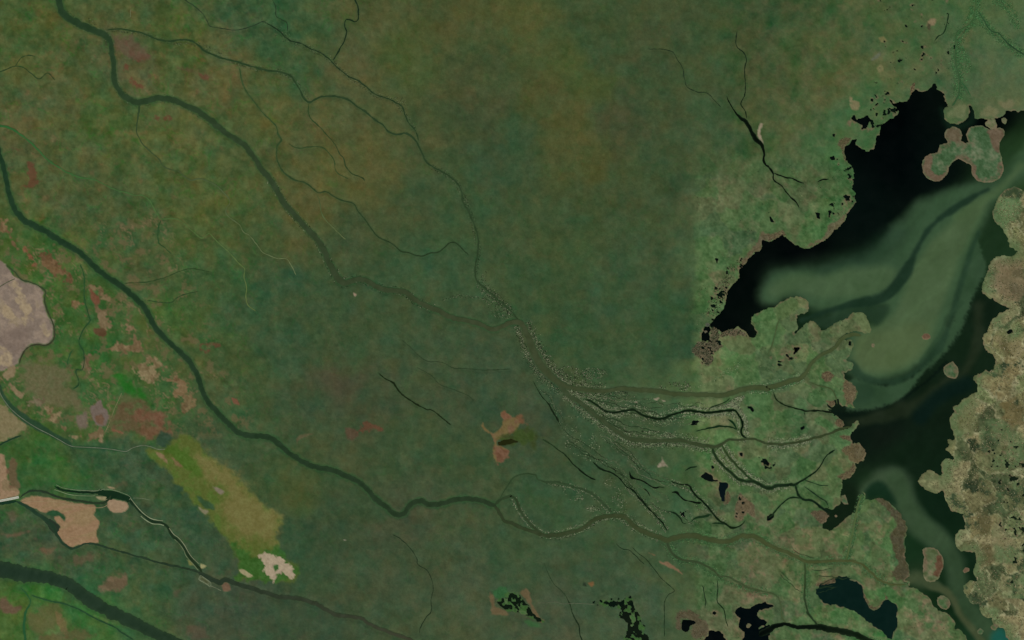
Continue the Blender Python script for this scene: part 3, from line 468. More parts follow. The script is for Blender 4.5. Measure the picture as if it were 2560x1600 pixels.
def pools(label, s, thr, sc, seed):
    w, d = sd_poly(parse(s)[0], 12); x, y = X[w], Y[w]
    f = (thr - fbm(x, y, sc, seed, 3)) * sc * 0.9
    d = np.maximum(f, d); DW[w] = np.minimum(DW[w], d); BODIES.append(('marsh_pools', label, 'pools', w, d, (18, 30, 18) if seed > 10 else (8, 20, 12)))
pools('scatter of small black pools in the ragged reed bed of the narrow bay', "K 1700,300 1760,210 1960,190 1980,250 1900,330 1900,390 1830,430", .45, 9, 3)
pools('scatter of black pools along the straight west shore', "G 2170,920 2190,980 2080,1130 2030,1260 1960,1440 1900,1512 1830,1512 1840,1420 1900,1200 2010,1130 2030,1010 2120,1000", .38, 9, 4)
pools('scatter of black pools along the rounded promontory shore', "H 560,0 740,0 800,100 815,250 800,420 720,440 690,560 600,600 560,440 760,300 740,150", .62, 10, 5)
pools('scatter of black pools on the north-west shore', "D 950,780 1100,720 1160,920 1240,980 1230,1050 1090,1160 1000,1230 880,1220 960,1050 980,900", .6, 10, 6)
pools('scatter of tiny dark pools in the marsh at the upper right', "D 1000,0 1700,0 1750,300 1700,700 1500,780 1380,760 1100,780 1050,500 1150,200", .98, 13, 9)
pools('scatter of small pools in the brown patch of the upper delta', "L 40,340 180,320 250,260 280,330 160,420 60,430", .5, 10, 7)
pools('scatter of small pools in the middle delta', "K 2330,1290 2419,1290 L 80,1320 70,1400 0,1420 K 2360,1400", .4, 9, 8)
pools('scatter of small pools in the ragged tan reed patch', "O 2100,350 2120,240 2160,130 2200,170 2260,240 2200,330", .45, 8, 9)
pools('scatter of small pools around the spotted dark pool', "O 760,1150 980,1110 1120,1090 1140,1200 980,1200 840,1210", .3, 9, 10)
pools('scatter of dark pools among the beige mats of the east shore', "L 2100,1000 2250,1060 2419,1250 2419,1512 P 2419,400 2250,300 2180,60 2050,60 L 2060,1250", .68, 15, 11)
pools('second scatter of dark pools in the southern east shore', "P 2180,420 2419,300 2419,1000 2250,1000 2220,700", .74, 13, 12)

# ------------------------------------------------------------------ islands
ISL = [("L 973,240 980,222 993,218 1008,225 1013,240 1008,256 993,260 978,254", 'tiny round brown-rimmed islet in the pale silt plume'), ("L 1450,155 1475,128 1510,125 1535,145 1533,170 1500,188 1465,180", 'small oval islet with tan rim and brown centre in the silt plume'),
       ("L 1665,440 1700,410 1750,395 1785,435 1797,490 1775,550 1720,552 1668,510", 'lone shaggy green island in the middle of the dark lake'), ("P 1460,660 1500,635 1570,640 1620,680 1655,760 1645,860 1600,940 1530,965 1480,930 1465,820 1475,740", 'elongated green and brown island in the lower channel'),
       ("P 1600,1110 1640,1085 1690,1110 1725,1170 1680,1225 1610,1185", 'oval green island near the narrow southern outlet'), ("P 1840,860 1865,825 1905,835 1900,860 1855,885", 'tiny reddish double islet close to the east shore'), ("P 1975,1430 2005,1400 2038,1425 2020,1460 1985,1455", 'small round green islet in the southern outlet'),
       ("P 2100,1385 2135,1360 2180,1375 2150,1420 2115,1415", 'small tan-green islet beside turquoise water'), ("D 2205,1120 2235,1110 2262,1135 2245,1175 2215,1160", 'small green islet at the far upper right'), ("D 2050,1160 2080,1135 2150,1130 2160,1220 2110,1215 2060,1190", 'pale green triangular islet above the big lobed island'),
       ("D 1670,1290 1690,1220 1740,1200 1810,1215 1835,1280 1830,1330 1870,1350 1895,1345 1870,1270 1890,1220 1960,1190 2030,1190 2090,1220 2220,1215 2230,1290 2190,1350 2190,1440 2210,1490 H 2220,40 2230,90 2190,170 2120,210 2030,210 1960,180 1920,130 1920,60 1870,20 1800,-10 1750,10 1705,70 1700,120 1650,180 1580,205 1490,160 1460,80 1460,10 D 1480,1490 1530,1450 1600,1440 1620,1370 1700,1350", 'big lobed green island with brown rims in the upper right of the lake'),
       ("O 2210,1375 2235,1350 2262,1370 2245,1400 2220,1398", 'tiny green islet in the black lake at the bottom'), ("O 2330,1400 2370,1370 2410,1390 2390,1430 2345,1430", 'small green island at the right of the black bottom lake'),
       ("P 628,340 640,325 657,340 645,355", 'tiny grey-green islet in the short black bay'), ("P 690,150 730,140 745,185 760,230 720,230 690,200", 'pale broken islet at the mouth of a black creek'),
       ("K 1830,40 1850,25 1875,45 1855,65 1835,60", 'tiny grey round islet at the narrow end of the black bay'), ("K 1815,105 1840,95 1848,115 1825,125", 'tiny grey-green islet just below another in the narrow bay'),
       ("O 1110,1280 1150,1270 1170,1330 1150,1350 1120,1310", 'green raft floating in the T-shaped pool'), ("O 1120,1365 1140,1360 1140,1385 1122,1385", 'smaller green raft below another in the T-shaped pool'), ("O 60,1235 130,1245 150,1270 90,1270", 'bright green raft in the dark spotted pool'), ("N 2345,1120 2380,1125 2370,1165 2350,1155", 'speckled green raft at the west end of the dark spotted pool')]
ISLN = []
for q, thr in (("N 2280,1150 2320,1110 2385,1065 O 20,1070 60,1075 130,1150 200,1270 310,1345 240,1330 100,1260 N 2419,1240 2370,1230", .34), ("O 980,1150 1120,1105 1160,1200 1230,1350 1260,1380 1230,1450 1290,1600 1060,1600 1090,1350 1010,1290 1040,1230 870,1190 830,1140", .5)):
    w, d = sd_poly(parse(q)[0], 6); x, y = X[w], Y[w]; f = (fbm(x, y, 9, 7, 3) - thr) * 8
    f = np.where(d < 2, f, -9); DW[w] = np.maximum(DW[w], f)          # floating rafts of green weed
    m = sstep(-.5, 1, f)[..., None]; C[w] = C[w] * (1 - m) + (np.array((58, 92, 46), np.float32) + (8 * fbm(x, y, 4, 3, 2))[..., None]) * m
for i, (s, l) in enumerate(ISL):
    P = parse(s)[0]; w, d = sd_poly(P, 24); x, y = X[w], Y[w]
    big = np.ptp(P[:, 0]) > 28
    d = d + (1.3 if big else .5) * fbm(x, y, 9, 4 + i, 3)
    DW[w] = np.maximum(DW[w], -d)
    n = fbm(x, y, 14, 3 + i, 4)[..., None]; f = fbm(x, y, 4, 9 + i, 3)[..., None]
    green = np.array([(72, 98, 62), (78, 96, 62), (66, 94, 62), (84, 98, 66)][i % 4], np.float32) + 9 * n + 9 * f + np.clip(n, 0, 1) * np.array([26, 10, 14])
    rim = np.array([(104, 90, 70), (98, 84, 66), (92, 88, 64)][i % 3], np.float32) + 9 * f
    if i in (1, 5): green = np.array((98, 78, 60), np.float32) + 8 * f; rim = np.array((126, 100, 76), np.float32) + 6 * f
    if i in (15, 16): green = np.array((62, 72, 62), np.float32) + 6 * f; rim = green
    if i in (17, 18, 19, 20): green = np.array((62, 98, 52), np.float32) + 8 * f; rim = green
    fr = sstep(-13 if big else -3, -1, d + 9 * n[..., 0])[..., None] * sstep(-.6, .4, vnoise(x, y, 30, 3 + i) + .5 * f[..., 0])[..., None] * .85
    c = green * (1 - fr) + rim * fr
    edge = (sstep(-2.8, -1.2, d))[..., None] * (0.5 if big else .3)
    c = c * (1 - edge) + np.array((124, 116, 92)) * edge
    m = sstep(1.5, -0.5, d)[..., None]
    C[w] = C[w] * (1 - m) + c * m
    PIECES.append(dict(name='island', label=l, cat='island', kind=None, mat='land', island=True)); a = len(PIECES) - 1
    LAB[w] = np.where(d < 1.2, a, LAB[w])
    if big:
        PIECES.append(dict(name='reed_fringe', parent=a, mat='land')); LAB[w] = np.where((d < 1.2) & (d > -5), len(PIECES) - 1, LAB[w])
# brown dead-reed domes on the lobed island
for s, c in (("D 1680,1290 1700,1225 1750,1205 1800,1220 1825,1280 1800,1330 1730,1335", (92, 84, 64)), ("D 2080,1230 2215,1222 2222,1290 2180,1360 2180,1440 2120,1400 2100,1320", (96, 84, 66)), ("D 1480,1490 1530,1455 1560,1512 H 1540,80 1600,150 1690,110 1650,175 1580,200 1500,155 1465,60", (100, 86, 68)), ("H 1925,60 1965,60 1970,160 2030,205 1960,178 1925,130", (100, 86, 68)), ("P 1585,720 1625,700 1652,780 1640,860 1600,930 1560,900 1590,820", (92, 70, 52))):
    patch(s, c, 1.6, 2.5, mott=12, sc=8)
# --- greener belt of the east shore and its dark soft hollows
belt = EAST * sstep(34, 4, DW + 9 * fbm(X, Y, 28, 7, 3)) * (0.35 + 0.65 * sstep(-.3, .5, fbm(X, Y, 45, 8, 2)))
C += belt[..., None] * (np.array((82, 106, 68), np.float32) + (8 * fbm(X, Y, 6, 4, 3))[..., None] - C) * 0.75
holl = EAST * sstep(0.25, 0.75, fbm(X + 8 * cell(X, Y, 9, 3), Y, 42, 6, 4)) * sstep(25, 60, DW)
C += holl[..., None] * (np.array((74, 74, 48), np.float32) + (9 * fbm(X, Y, 5, 7, 3))[..., None] - C) * 0.35
# --- shore rims, banks
sh = sstep(4.2, 0.6, DW + 2.2 * fbm(X, Y, 7, 3, 2)) * sstep(-1.5, 0.2, DW) * (0.1 + 0.9 * sstep(-0.1, 0.5, fbm(X, Y, 22, 12, 3))) * sstep(1700, 1760, X)
C += sh[..., None] * (np.array((112, 98, 76), np.float32) - C) * 0.8

# ------------------------------------------------------------------ running water
RIV = (50, 64, 44); DARK = (34, 57, 36); BRN = (62, 71, 47); BLK = (8, 16, 8); OLV = (46, 64, 38); TAUPE = (62, 64, 48)
WATER = []      # name, label, points, widths, colours
def river(name, label, s, w, col, col2=None, jit=0.75, margin=None):
    P, ww = parse(s, w)
    Q = catmull(np.column_stack([P, ww]), False, 3.0 if ww.max() > 3 else 2.2)
    P, ww = Q[:, :2], np.maximum(Q[:, 2], 0.4) + 0.45 * sstep(3.5, 1.5, Q[:, 2])
    nx = fbm(P[:, 0], P[:, 1], 14, 3, 3); ny = fbm(P[:, 0], P[:, 1], 14, 8, 3)
    P = P + np.stack([nx, ny], 1) * jit * min(1.6, 0.6 + 0.12 * ww.mean())
    ww = ww * (1 + (0.10 + 0.28 * sstep(8, 2, ww)) * fbm(P[:, 0], P[:, 1], 9, 6, 3))
    t = np.linspace(0, 1, len(P))[:, None]
    c = np.asarray(col, np.float32) * (1 - t) + np.asarray(col2 or col, np.float32) * t
    WATER.append((name, label, P, ww, c))
    W0, D = sd_line(P, ww)
    DR[W0] = np.minimum(DR[W0], D)
    if margin:
        mw, mc, ma = margin
        m = sstep(mw, 0.5, D + 0.3 * mw * fbm(X[W0], Y[W0], 10, 2, 3))[..., None] * ma
        C[W0] = C[W0] * (1 - m) + np.asarray(mc, np.float32) * m
G = (40, 78, 44); GM = (8, G, .55)
river('river', 'long dark green river winding from the top left corner to the middle of the delta', "A 545,-200,17 552,-40,17 565,30 590,110 660,180,16 760,235 880,285 985,325,15 1030,370,12 1052,450,11 1065,550 1075,650 1080,750 1110,830,13 1160,895 1230,945 1310,968,14 1390,950 1470,928 1560,930 1660,955 1770,1005 1890,1065 1980,1130 2070,1205,13 2160,1275 2260,1340 2330,1400 2400,1490 F 10,20 60,100 130,180,13 185,270 240,370 310,460 390,550 480,650 560,730 620,820 665,910,14 700,1000 750,1080,17 810,1152,18 870,1155,13 980,1125 1060,1150 1170,1210 1280,1230 1390,1245,12 1460,1290 1530,1345 1620,1385 1720,1420,13 1800,1470 1870,1495 J 2050,20 2170,65 2240,92,11 2300,80 2350,50 2380,30 K 0,25 60,20,12 120,60,13", 14, (37, 60, 37), BRN, margin=(6, G, .45))
river('river', 'broad muddy brown trunk river splitting into the delta and reaching the silt plume', "K 100,40,12 150,160,15 205,300,18 260,410,19 340,505,18 430,585,15 520,635,11 620,650,10 760,665 880,672 1000,650,11 1100,655 1280,665 1400,680 1550,700 1700,705 1830,708,11 1960,715 2060,700 2180,655 2300,640,13 2420,650,12 L 0,640 100,615 220,575 310,545,11 360,490 410,410,8 480,345 560,300 640,255,9 690,190 740,150,11 800,140,10 880,145,6", 14, (60, 70, 46), (68, 80, 48), margin=(5, (66, 78, 54), .4))
river('river', 'muddy southern arm of the trunk river running through the middle delta', "K 380,560,8 430,600,10 520,700 640,780 760,880 870,960,10 950,1020 1040,1090 1150,1130 1300,1140,10 1430,1140,9 1560,1135,10 1650,1150 1750,1175 1850,1195 1940,1195 1985,1175,7 2010,1150,5 2060,1130 2140,1137 2230,1125 2320,1135 2420,1170 L 0,1165 130,1175 270,1155 400,1125 540,1090 640,1050 740,1015,5 790,1010,3", 10, (58, 71, 47), (52, 63, 37), margin=(4, (60, 78, 52), .4))
river('river', 'dark green river curving from the left edge down to the central plain', "A -60,1200,11 -25,1400,11 E 15,0,12 35,80 60,190 85,300,12 105,390 140,470 190,535,14 260,590 360,640 470,700 560,760 660,820,14 760,880 830,950 900,1020 990,1085 1090,1155 1180,1220 1260,1290 1330,1355 1380,1420 1420,1490 I 1470,80,13 1550,170 1640,250 1730,330 1800,410 1850,490 1880,570 1900,640 1930,710 1980,790 2050,870 2130,950 2210,1030 2290,1080 2400,1100 J 80,1100 170,1130 230,1190 300,1250 390,1310 480,1360 580,1395 680,1410 780,1440 870,1480 940,1512 N 1010,50,12 1070,110 1130,180 1210,240 1290,305 1350,335 1400,315 1440,260 1490,215 1560,200 1620,225 1690,235 1790,215 1900,185 2000,180 2100,190 2200,220 2270,245,11", 13, (30, 56, 36), (40, 56, 36), margin=GM)
river('river', 'grey-brown lower river sweeping from the fork to the bottom right delta', "N 2255,240,9 2310,320,8 2350,385 2419,410 O 100,455,9 200,490 290,520 380,525,10 480,510 560,490 640,470 700,430,9 770,385 850,350 940,340 1030,340,11 1090,370 1150,430,12 1220,475 1310,515 1390,545,12 1470,570 1560,540,13 1660,525 1760,535 1860,560,12 1960,580 2050,580 2120,550 2190,530 2270,530 2340,560,11 2420,610 P 80,650,9 180,680 260,720 330,760 410,775,8 520,770 640,765,6 760,765 850,780 920,820,5 980,880 1050,945 1130,980,4 1200,990 1300,985,3", 9, (48, 60, 38), (76, 84, 48), margin=(5, (60, 84, 50), .4))
river('river', 'widest dark river crossing the bottom left corner', "M -500,780,44 -40,838,40 100,868,39 250,895,36 400,912,34 520,940,32 640,985,31 720,1040,31 800,1105,33 900,1170,33 1000,1222,32 1120,1282,30 1250,1345,29 1380,1405,28 1500,1465,27 1600,1515,27 1750,1600,27 1900,1720,27", 30, (34, 53, 40), (36, 55, 38), jit=0.6, margin=(9, (52, 80, 48), .5))
river('river', 'taupe river flowing along the bottom from the canal junction', "M 1870,868,8 1940,905,11 2010,945 2070,972,12 2100,955 2140,943,11 2190,962 2290,998,11 2419,1040 N 100,1070 220,1105 350,1115 470,1140 580,1180 680,1240,10 760,1275 870,1285 980,1305 1060,1355,9 1150,1400 1250,1435 1370,1480 1470,1520 1600,1600", 10, (40, 54, 40), TAUPE)
river('channel', 'dark narrow channel skirting the tan field and running straight to the canal junction', "M 160,200,6 240,245 350,315,9 440,385,11 500,440,13 530,500,8 580,580,6 640,630 690,650 740,630 800,605,5 880,605 960,625 1080,660,4 1230,705 1400,750 1560,795 1700,825 1820,855,5 1885,872", 6, (36, 60, 44), (38, 54, 38))
river('channel', 'green water strip just below the white causeway', "M -400,240,9 0,218,9 100,208,7 175,200,4", 7, (24, 52, 36))
river('channel', 'dark curved moat looping over the tan field to the harbour basin', "M 190,170,3 230,130,4 290,102 380,102,5 450,125 530,155 620,180 720,195 820,210 920,222 990,212 1030,180 1050,150", 5, (42, 56, 42), (36, 52, 34))
river('channel', 'dark straight creek running into the west end of the harbour basin', "M 518,62,4 580,90,6 640,105 740,115 840,120 920,120 960,118,5", 6, (16, 38, 22), (18, 40, 24))
river('canal', 'dark canal zigzagging from the harbour basin down to the taupe river', "M 1215,175,7 1270,240 1330,300 1400,365 1460,395 1520,405 1570,432 1600,470 1630,530 1690,580 1740,640 1780,710 1830,770 1880,830 1912,872,7", 6.5, (24, 44, 28), (34, 50, 30))
for a in [
 ('dark creek leaving the top left river and crossing the upper plain to the trunk river', "A 1010,285,2 1060,278 1150,275 1240,290,3 1330,310 1420,345 1500,375 1600,390 1700,378 1790,380 1860,415 1950,490,4 2060,540 2180,570 2300,605 2420,640 B 100,665 220,680 310,710 360,760 410,840 450,920 500,968 560,940 620,915 700,910 800,920 880,945 950,1000 1050,1070 1120,1130 1200,1180 1240,1235 1320,1270 1410,1262 1470,1290 1520,1350 1560,1430 1600,1512 F 1660,60 1760,110 1850,170 1910,230 1945,310 1955,400 2000,470 2040,560 2080,660 2100,750 2100,850 2090,920 2075,980 2070,1070 2090,1140 2150,1200 2230,1270 2320,1350 2420,1440 K 60,10", 3.4, (40, 62, 36), (46, 64, 40)),
 ('thin dark creek joining the upper creek from the top middle', "B 100,220,1.4 200,280 300,370 340,390 440,415,2.6 500,455 600,495 680,550 730,600 800,665 880,725 970,765 1040,820 1120,890 1240,930 1320,970 1380,1010 1410,1090 1450,1170 1510,1240 1535,1330", 2.6, (28, 44, 28), (40, 60, 36)),
 ('dark meandering creek entering from the top edge', "B 920,-200 935,-10 965,60 970,130 965,185 930,205 890,190 850,190 835,240 855,300 835,380 800,450 760,520 730,570", 2.6, (24, 42, 26), None),
 ('hairline creek running down beside the top middle edge', "A 1720,-20 1830,55 1900,110 1960,200 1990,250 2100,270 2230,285 2380,250 B 60,205 110,222", 1.2, (40, 56, 40), None),
 ('hairline creek falling from the top edge to the speckled thicket', "B 140,-40 185,70 190,150 240,185 290,220 300,300", 1.0, (36, 54, 36), None),
 ('faint green creek crossing the plain below the upper creek', "B 500,980 495,1060 520,1120 600,1200 680,1290 750,1370 790,1450 830,1500 F 850,60 910,130 1000,165 1030,200", 1.8, (50, 72, 40), (44, 62, 36)),
 ('long dark creek looping through the middle of the plain', "A 2260,640,2.5 2290,780 2340,880 2400,960 B 60,1060,2 130,1130 190,1190 210,1270 240,1330 200,1380 195,1460 F 205,10 240,90 290,145 380,195,3 460,215 540,270 590,310,2.2 660,300 740,345 800,380 920,410 960,480 1020,550 1080,640 1160,730,3 1280,790 1370,860 1450,880 1520,905,3.2 1580,905,2 1650,880 1720,870 1790,820 1830,785 1890,785,2.5 1950,840,1.5 2010,900,1.2", 2.2, (54, 78, 44), (38, 54, 33)),
 ('small green side creek leaving the bend of the dark creek', "B 310,1360 400,1400 560,1385 650,1410 720,1490 F 740,10 760,110 870,180", 1.6, (52, 74, 42), None),
 ('thin half pale and half dark creek wandering down from the top left river', "A 1320,985,5 1305,1100,4 1290,1200,3 1295,1260,1.6 1340,1350 1420,1430 1500,1500 E 1510,0 1545,60,2.4 1620,95,1.6 1690,110 1740,155,2 1810,195,2.6 1870,180,1.6 1950,195 2040,240 2110,305,2.2 2165,370 2170,410 2140,450,1.6 2135,510,2.4 2190,560 2260,610,2 2300,680,1.4 2350,710 2420,790 F 50,860 100,890 200,930 280,930 330,990 380,1090", 1.6, (46, 66, 40), (112, 124, 84)),
 ('bright green creek crossing the left plain towards the olive creek', "A -300,1150,6 0,1190,6 100,1215 200,1275,5 300,1355 380,1440,4 450,1512 E 540,60,3.5 640,120 760,165,4 900,190,2 1000,240 1110,290,1.8 1200,310 1280,335,2.2 1340,330 1410,380,2 1450,450 1490,520 1520,555 1600,555,1.6 1690,565 1760,620 1840,690 1910,740 1975,695 2040,760 2140,850 2250,970 2310,1030 2305,1100 2330,1200 2330,1350 2420,1430", 2, (44, 96, 50), (100, 116, 66)),
 ('short green creek hanging below the olive creek', "E 1520,570 1495,650 1500,780 1560,830 1620,890", 2, (40, 74, 40), None),
 ('short pale creek east of the long dark river', "F 580,330 605,420 620,500 660,570 740,650 820,730 850,750", 1.6, (66, 84, 50), (112, 124, 80)),
 ('dark winding creek through the western fields', "E 760,990 790,1080 800,1180 795,1300 820,1400 850,1512 I 860,0 790,90 745,210 790,300 795,400 775,470 725,470 720,510 745,580 735,620 690,650", 2.2, (38, 78, 42), (34, 66, 40)),
 ('short green hook-shaped ditch in the western fields', "I 685,285 655,340 640,400 645,430", 2.2, (42, 82, 46), None),
 ('faint olive creek crossing the plain below the dark river', "E 1180,1165 1400,1150 1560,1110 1680,1060 1820,1028 1990,1060", 1.3, (46, 70, 38), None),
 ('second faint olive creek lower on the left plain', "E 1390,1330 1600,1350 1680,1300 1780,1260 1870,1245", 1.3, (46, 72, 42), None),
 ('faint thread of creek near the upper left edge', "A -80,700 0,680 140,628 230,645 300,700 370,745 450,690 520,760", 1.4, (42, 66, 38), None),
 ('faint side thread rising from the creek at the upper left edge', "A 145,625 200,550 260,525 330,535", 1.3, (44, 68, 40), None),
 ('hairline creek in the upper middle plain ending at the black oxbow', "C 1290,465 1420,465 1520,495 1560,560 1610,640 1630,740 1655,820 1750,870 1850,885 1930,965 1980,1015", 1.2, (36, 52, 34), None),
 ('thin black creek dropping to the black oxbow from above', "C 2125,300 2120,430 2190,500 2215,570 2198,650 2208,800 2200,900 2165,980 2205,1050 2220,1120", 1.6, (28, 44, 28), (16, 30, 16)),
 ('black oxbow pool branching like a root left of the lake', "C 2030,910,1.4 2060,980,2 2110,1060,4 2150,1110,7 2210,1150,10 2260,1240,10 2300,1310,12 2360,1370,9 2380,1440,5 2380,1512,5 G 2400,50,5 H 0,60,5 45,120,4 60,190,2.5 130,250 200,340,3 260,390,3 295,450,2", 5, (6, 14, 6), BLK),
 ('beaded black side creek of the oxbow', "H 50,125,2 150,160,3.5 230,175,3 290,205,3.5 340,218,2.5", 3, BLK, None),
 ('short black creek dash between oxbow and lake', "H 465,210,2 520,187,3 575,182,2", 2.5, BLK, None),
 ('short dark creek near the top right shore', "D 1710,130 1690,220 1660,310 1610,345 1575,390", 2, (26, 48, 28), None),
 ('dark green creek leaving the right edge at the top', "D 1990,110,1.5 2100,280,2.5 2190,320,3 2230,370 2290,430 2420,515 2600,600", 3, (44, 84, 50), (30, 54, 36)),
 ('muddy green creek descending from the top right to the lake lobe', "D 1970,-100 1970,0 1960,100 1940,190 1870,260 1790,310 1775,420 1770,560 1790,660 1815,760 1810,850 1790,930 1740,1000", 3, (64, 98, 56), (50, 84, 52)),
 ('short green fork at the foot of the muddy green creek', "D 1820,770 1870,830 1920,910", 2, (48, 90, 54), None),
 ('conspicuous lone black creek in the central plain', "J 1160,505,1.5 1220,555,3 1290,590,3.6 1350,675,4.2 1430,740,4 1530,805,3 1610,845,2 1660,850,1.5 1740,910,2.2 1800,960,2 1845,995,2.4", 3, (26, 36, 18), None),
 ('hairline creek above the lone black creek', "J 1380,190 1470,270 1540,340 1620,390 1700,395 1780,410 1860,455 1980,460 2150,475 2400,465", 1, (48, 66, 42), None),
 ('hairline creek between the lone black creek and the trunk', "J 1520,450 1650,520 1740,610 1860,655 2000,715 2060,760", 1, (50, 68, 44), None),
 ('hairline creek in the lower middle plain', "N 1290,515 1370,560 1460,650 1520,740 1530,800 1610,850 1660,940 1675,1020 1655,1130 1655,1240 1600,1310 1550,1400 1545,1450", 1.3, (36, 52, 34), None),
 ('black dash of creek left of the trunk fork', "K 200,580,1 260,690,1.5 340,790,2 380,860,4 430,940,4 448,968,3", 3, (22, 34, 20), None),
 ('dark creek running down from the drained pool', "K 290,1130,4 360,1170,2.4 440,1230,2 510,1280,3.2 560,1340 640,1420 720,1480 790,1512", 3, (36, 54, 30), BLK),
 ('black creek beside the pale scrub in the inner delta', "K 765,1340,2 830,1400,4.5 930,1440 1000,1480 1030,1512 O 1080,60,3 1150,100,4 1200,170 1270,250 1340,320 1400,380 1440,440 1465,480,3", 3.5, (16, 30, 16), BLK),
 ('winding black creek through the pale thickets of the middle delta', "K 690,745,2 770,780,4 840,835,5 900,870 970,875 1060,860 1150,850 1220,890 1320,925,5.5 1410,935 1490,905 1580,875 1660,855 1750,865 1850,875,6 1950,868 2030,858 2100,855,5.5 2135,890 2165,940,5 2180,1000 2165,1040,6 2180,1090,4 2225,1120,3", 5, (20, 34, 18), (10, 24, 10)),
 ('tiny dark connector between brown river and winding black creek', "K 2060,735 2030,765 1960,800 1880,825 1860,860", 2, (24, 44, 24), None),
 ('western of the twin dark creeks splitting from the middle delta river', "K 1895,1205,6 1900,1240 1930,1300 1990,1370,6 2060,1430 2120,1490 O 2130,-10 2210,10 2290,20 2420,75 P 100,55,8 200,45,8 260,45 300,20,5 340,0 L 400,1470,4 460,1420 500,1370 540,1300 590,1250 630,1225,3", 6, (30, 48, 26), (14, 30, 16)),
 ('eastern of the twin dark creeks splitting from the middle delta river', "K 1985,1185,4 2030,1260,5 2090,1340 2160,1410 2230,1480 O 2280,10 2350,40 2419,72", 5, (50, 64, 36), (30, 48, 26)),
 ('dark creek curving to the short black bay', "P 262,50,6 270,100 300,160 340,185 400,195 450,220 500,265 560,295 600,308", 7, (22, 40, 22), (12, 28, 18)),
 ('dark creek bending west from the short black bay', "P 320,178 250,165 190,180 140,220 90,270 40,330 0,365", 3.5, (22, 40, 22), None),
 ('thin dark creek inside the round delta lobe', "P 345,60 410,110 480,160 540,200 570,240", 2.4, (26, 46, 28), None),
 ('hairline creek at the top of the round delta lobe', "P 350,5 430,30 500,50 570,50", 1.5, (30, 54, 32), None),
 ('black creek ending at two brown reed lobes', "L 50,680,2 70,740,3 130,790 220,825,3.5 310,845,4 345,860,5 400,860,4 480,858 560,868,4 630,880,3", 3.5, (26, 40, 20), BLK),
 ('short black stub below the two-lobe creek', "L 340,865,3 350,905,2", 2.5, BLK, None),
 ('brown creek in the northern delta lobe', "L 400,590 470,620 550,635 610,665 640,740 655,800", 2.6, (66, 80, 48), None),
 ('faint brown creek at the north shore of the delta', "L 110,-20 80,80 55,180 30,260 0,330", 2.4, (72, 88, 54), None),
 ('black creek ending in two blobs in the inner delta', "K 1110,1430,4 1118,1465,5 1135,1492,8 1170,1500,3 O 1230,10,3 1290,45 1350,75,3 1390,65 1440,75,2", 3, BLK, None),
 ('long black creek of the lower delta ending in a hook', "O 1500,15,2 1590,40,3.5 1670,50,4 1700,100,5 1740,150 1800,200,4.5 1850,250 1900,320,5 1950,375 2020,420 2070,450,5 2130,445,4 2180,415,3.5 2195,390,3", 4.5, BLK, (20, 36, 18)),
 ('thick black creek lobe left of the long black creek', "O 1510,115,3.5 1560,115,5 1600,170,4 1650,195,3.5 1740,215,5 1790,215,8", 4.5, BLK, None),
 ('tiny black dash beside the inner delta creek', "O 1240,80 1280,110 1305,155", 2, (20, 34, 20), None),
 ('broken dark pools strung below the thick lobe', "O 1470,295,1.5 1540,315,4.5 1590,360,4 1610,400,2 1650,418,3", 3, (18, 36, 20), None),
 ('dark marshy arm left of the long black creek', "O 1690,400,2 1740,360,4.5 1810,345,6 1880,330,7", 5, (24, 48, 26), None),
 ('lower dark marshy arm of the long black creek', "O 1890,410,4 1960,410,5.5 2020,420,4", 4, (22, 44, 24), None),
 ('dark crescent pool right of the pale thicket', "K 1740,1050,3 1830,1030,1.6 1870,1020,4 1960,1005,4.4 2060,1010,3 2130,1030,4", 3, (18, 40, 20), None),
 ('short dark fork of the crescent pool', "K 2040,935,5 2090,970,5 2130,1030,3", 4, (18, 44, 22), None),
 ('dark beaded creek near the middle delta ponds', "K 1640,1425,2 1690,1395,3.4 1750,1385,3", 3, (18, 36, 20), None),
 ('upper loop channel of the river fork', "N 2258,238,7 2300,190 2360,165 2419,150 O -10,155,5 20,170 50,210,6 70,280 110,340 160,400 220,460 290,512", 6, (44, 62, 38), (52, 66, 42)),
 ('olive channel crossing the loop of the river fork', "N 2300,180,2 K 30,1480,2 200,1460,2 250,1512,3 O 330,20,4 420,20 500,40 600,70,5 680,90 760,135 830,190 890,250 940,305", 4.6, (48, 68, 42), (50, 68, 44)),
 ('straight hairline creek in the southern plain', "O 1130,630 1200,700 1260,740 1340,840 1420,940 1500,1010 1535,1050 1480,1085 1440,1160 1440,1230 1440,1480", 1.3, (32, 50, 30), None),
 ('short hairline fork beside the straight creek', "O 980,600 1040,650 1110,665 1160,710 1250,800", 1.3, (28, 46, 28), None),
 ('dark thin creek leaving the bottom edge', "O 300,780,1.2 340,880 400,990 480,1060 540,1160,1.4 580,1280,2.2 630,1380,2.6 640,1450 660,1512 690,1600", 2, (48, 68, 44), (22, 36, 22)),
 ('brown branch leaving the lower river fork to the south-east', "O 1460,585,7 1500,670,5 1570,740 1640,765,4 1740,775 1840,815,5 1910,860 1960,910 2020,910,4 2110,950 2200,1000 2300,1035,4 2420,1065 P 60,1080 100,1120 125,1200,3 130,1290 170,1350", 4.5, (50, 66, 42), (70, 84, 52)),
 ('thin dark creek above the bottom black lake', "O 1935,940 1945,1020 1940,1150 2000,1220 2020,1310 2040,1390", 1.8, (26, 46, 26), None),
 ('dark dash near the brown south-east branch', "O 1795,990 1810,1030 1820,1100 1830,1150 1825,1195", 1.6, (30, 48, 30), None),
 ('green-brown channel dropping to the black bottom channel', "P 340,775,6 352,860,4.5 348,980 345,1080 355,1180,5 380,1260 430,1320 470,1375", 4.5, (58, 76, 44), (30, 48, 28)),
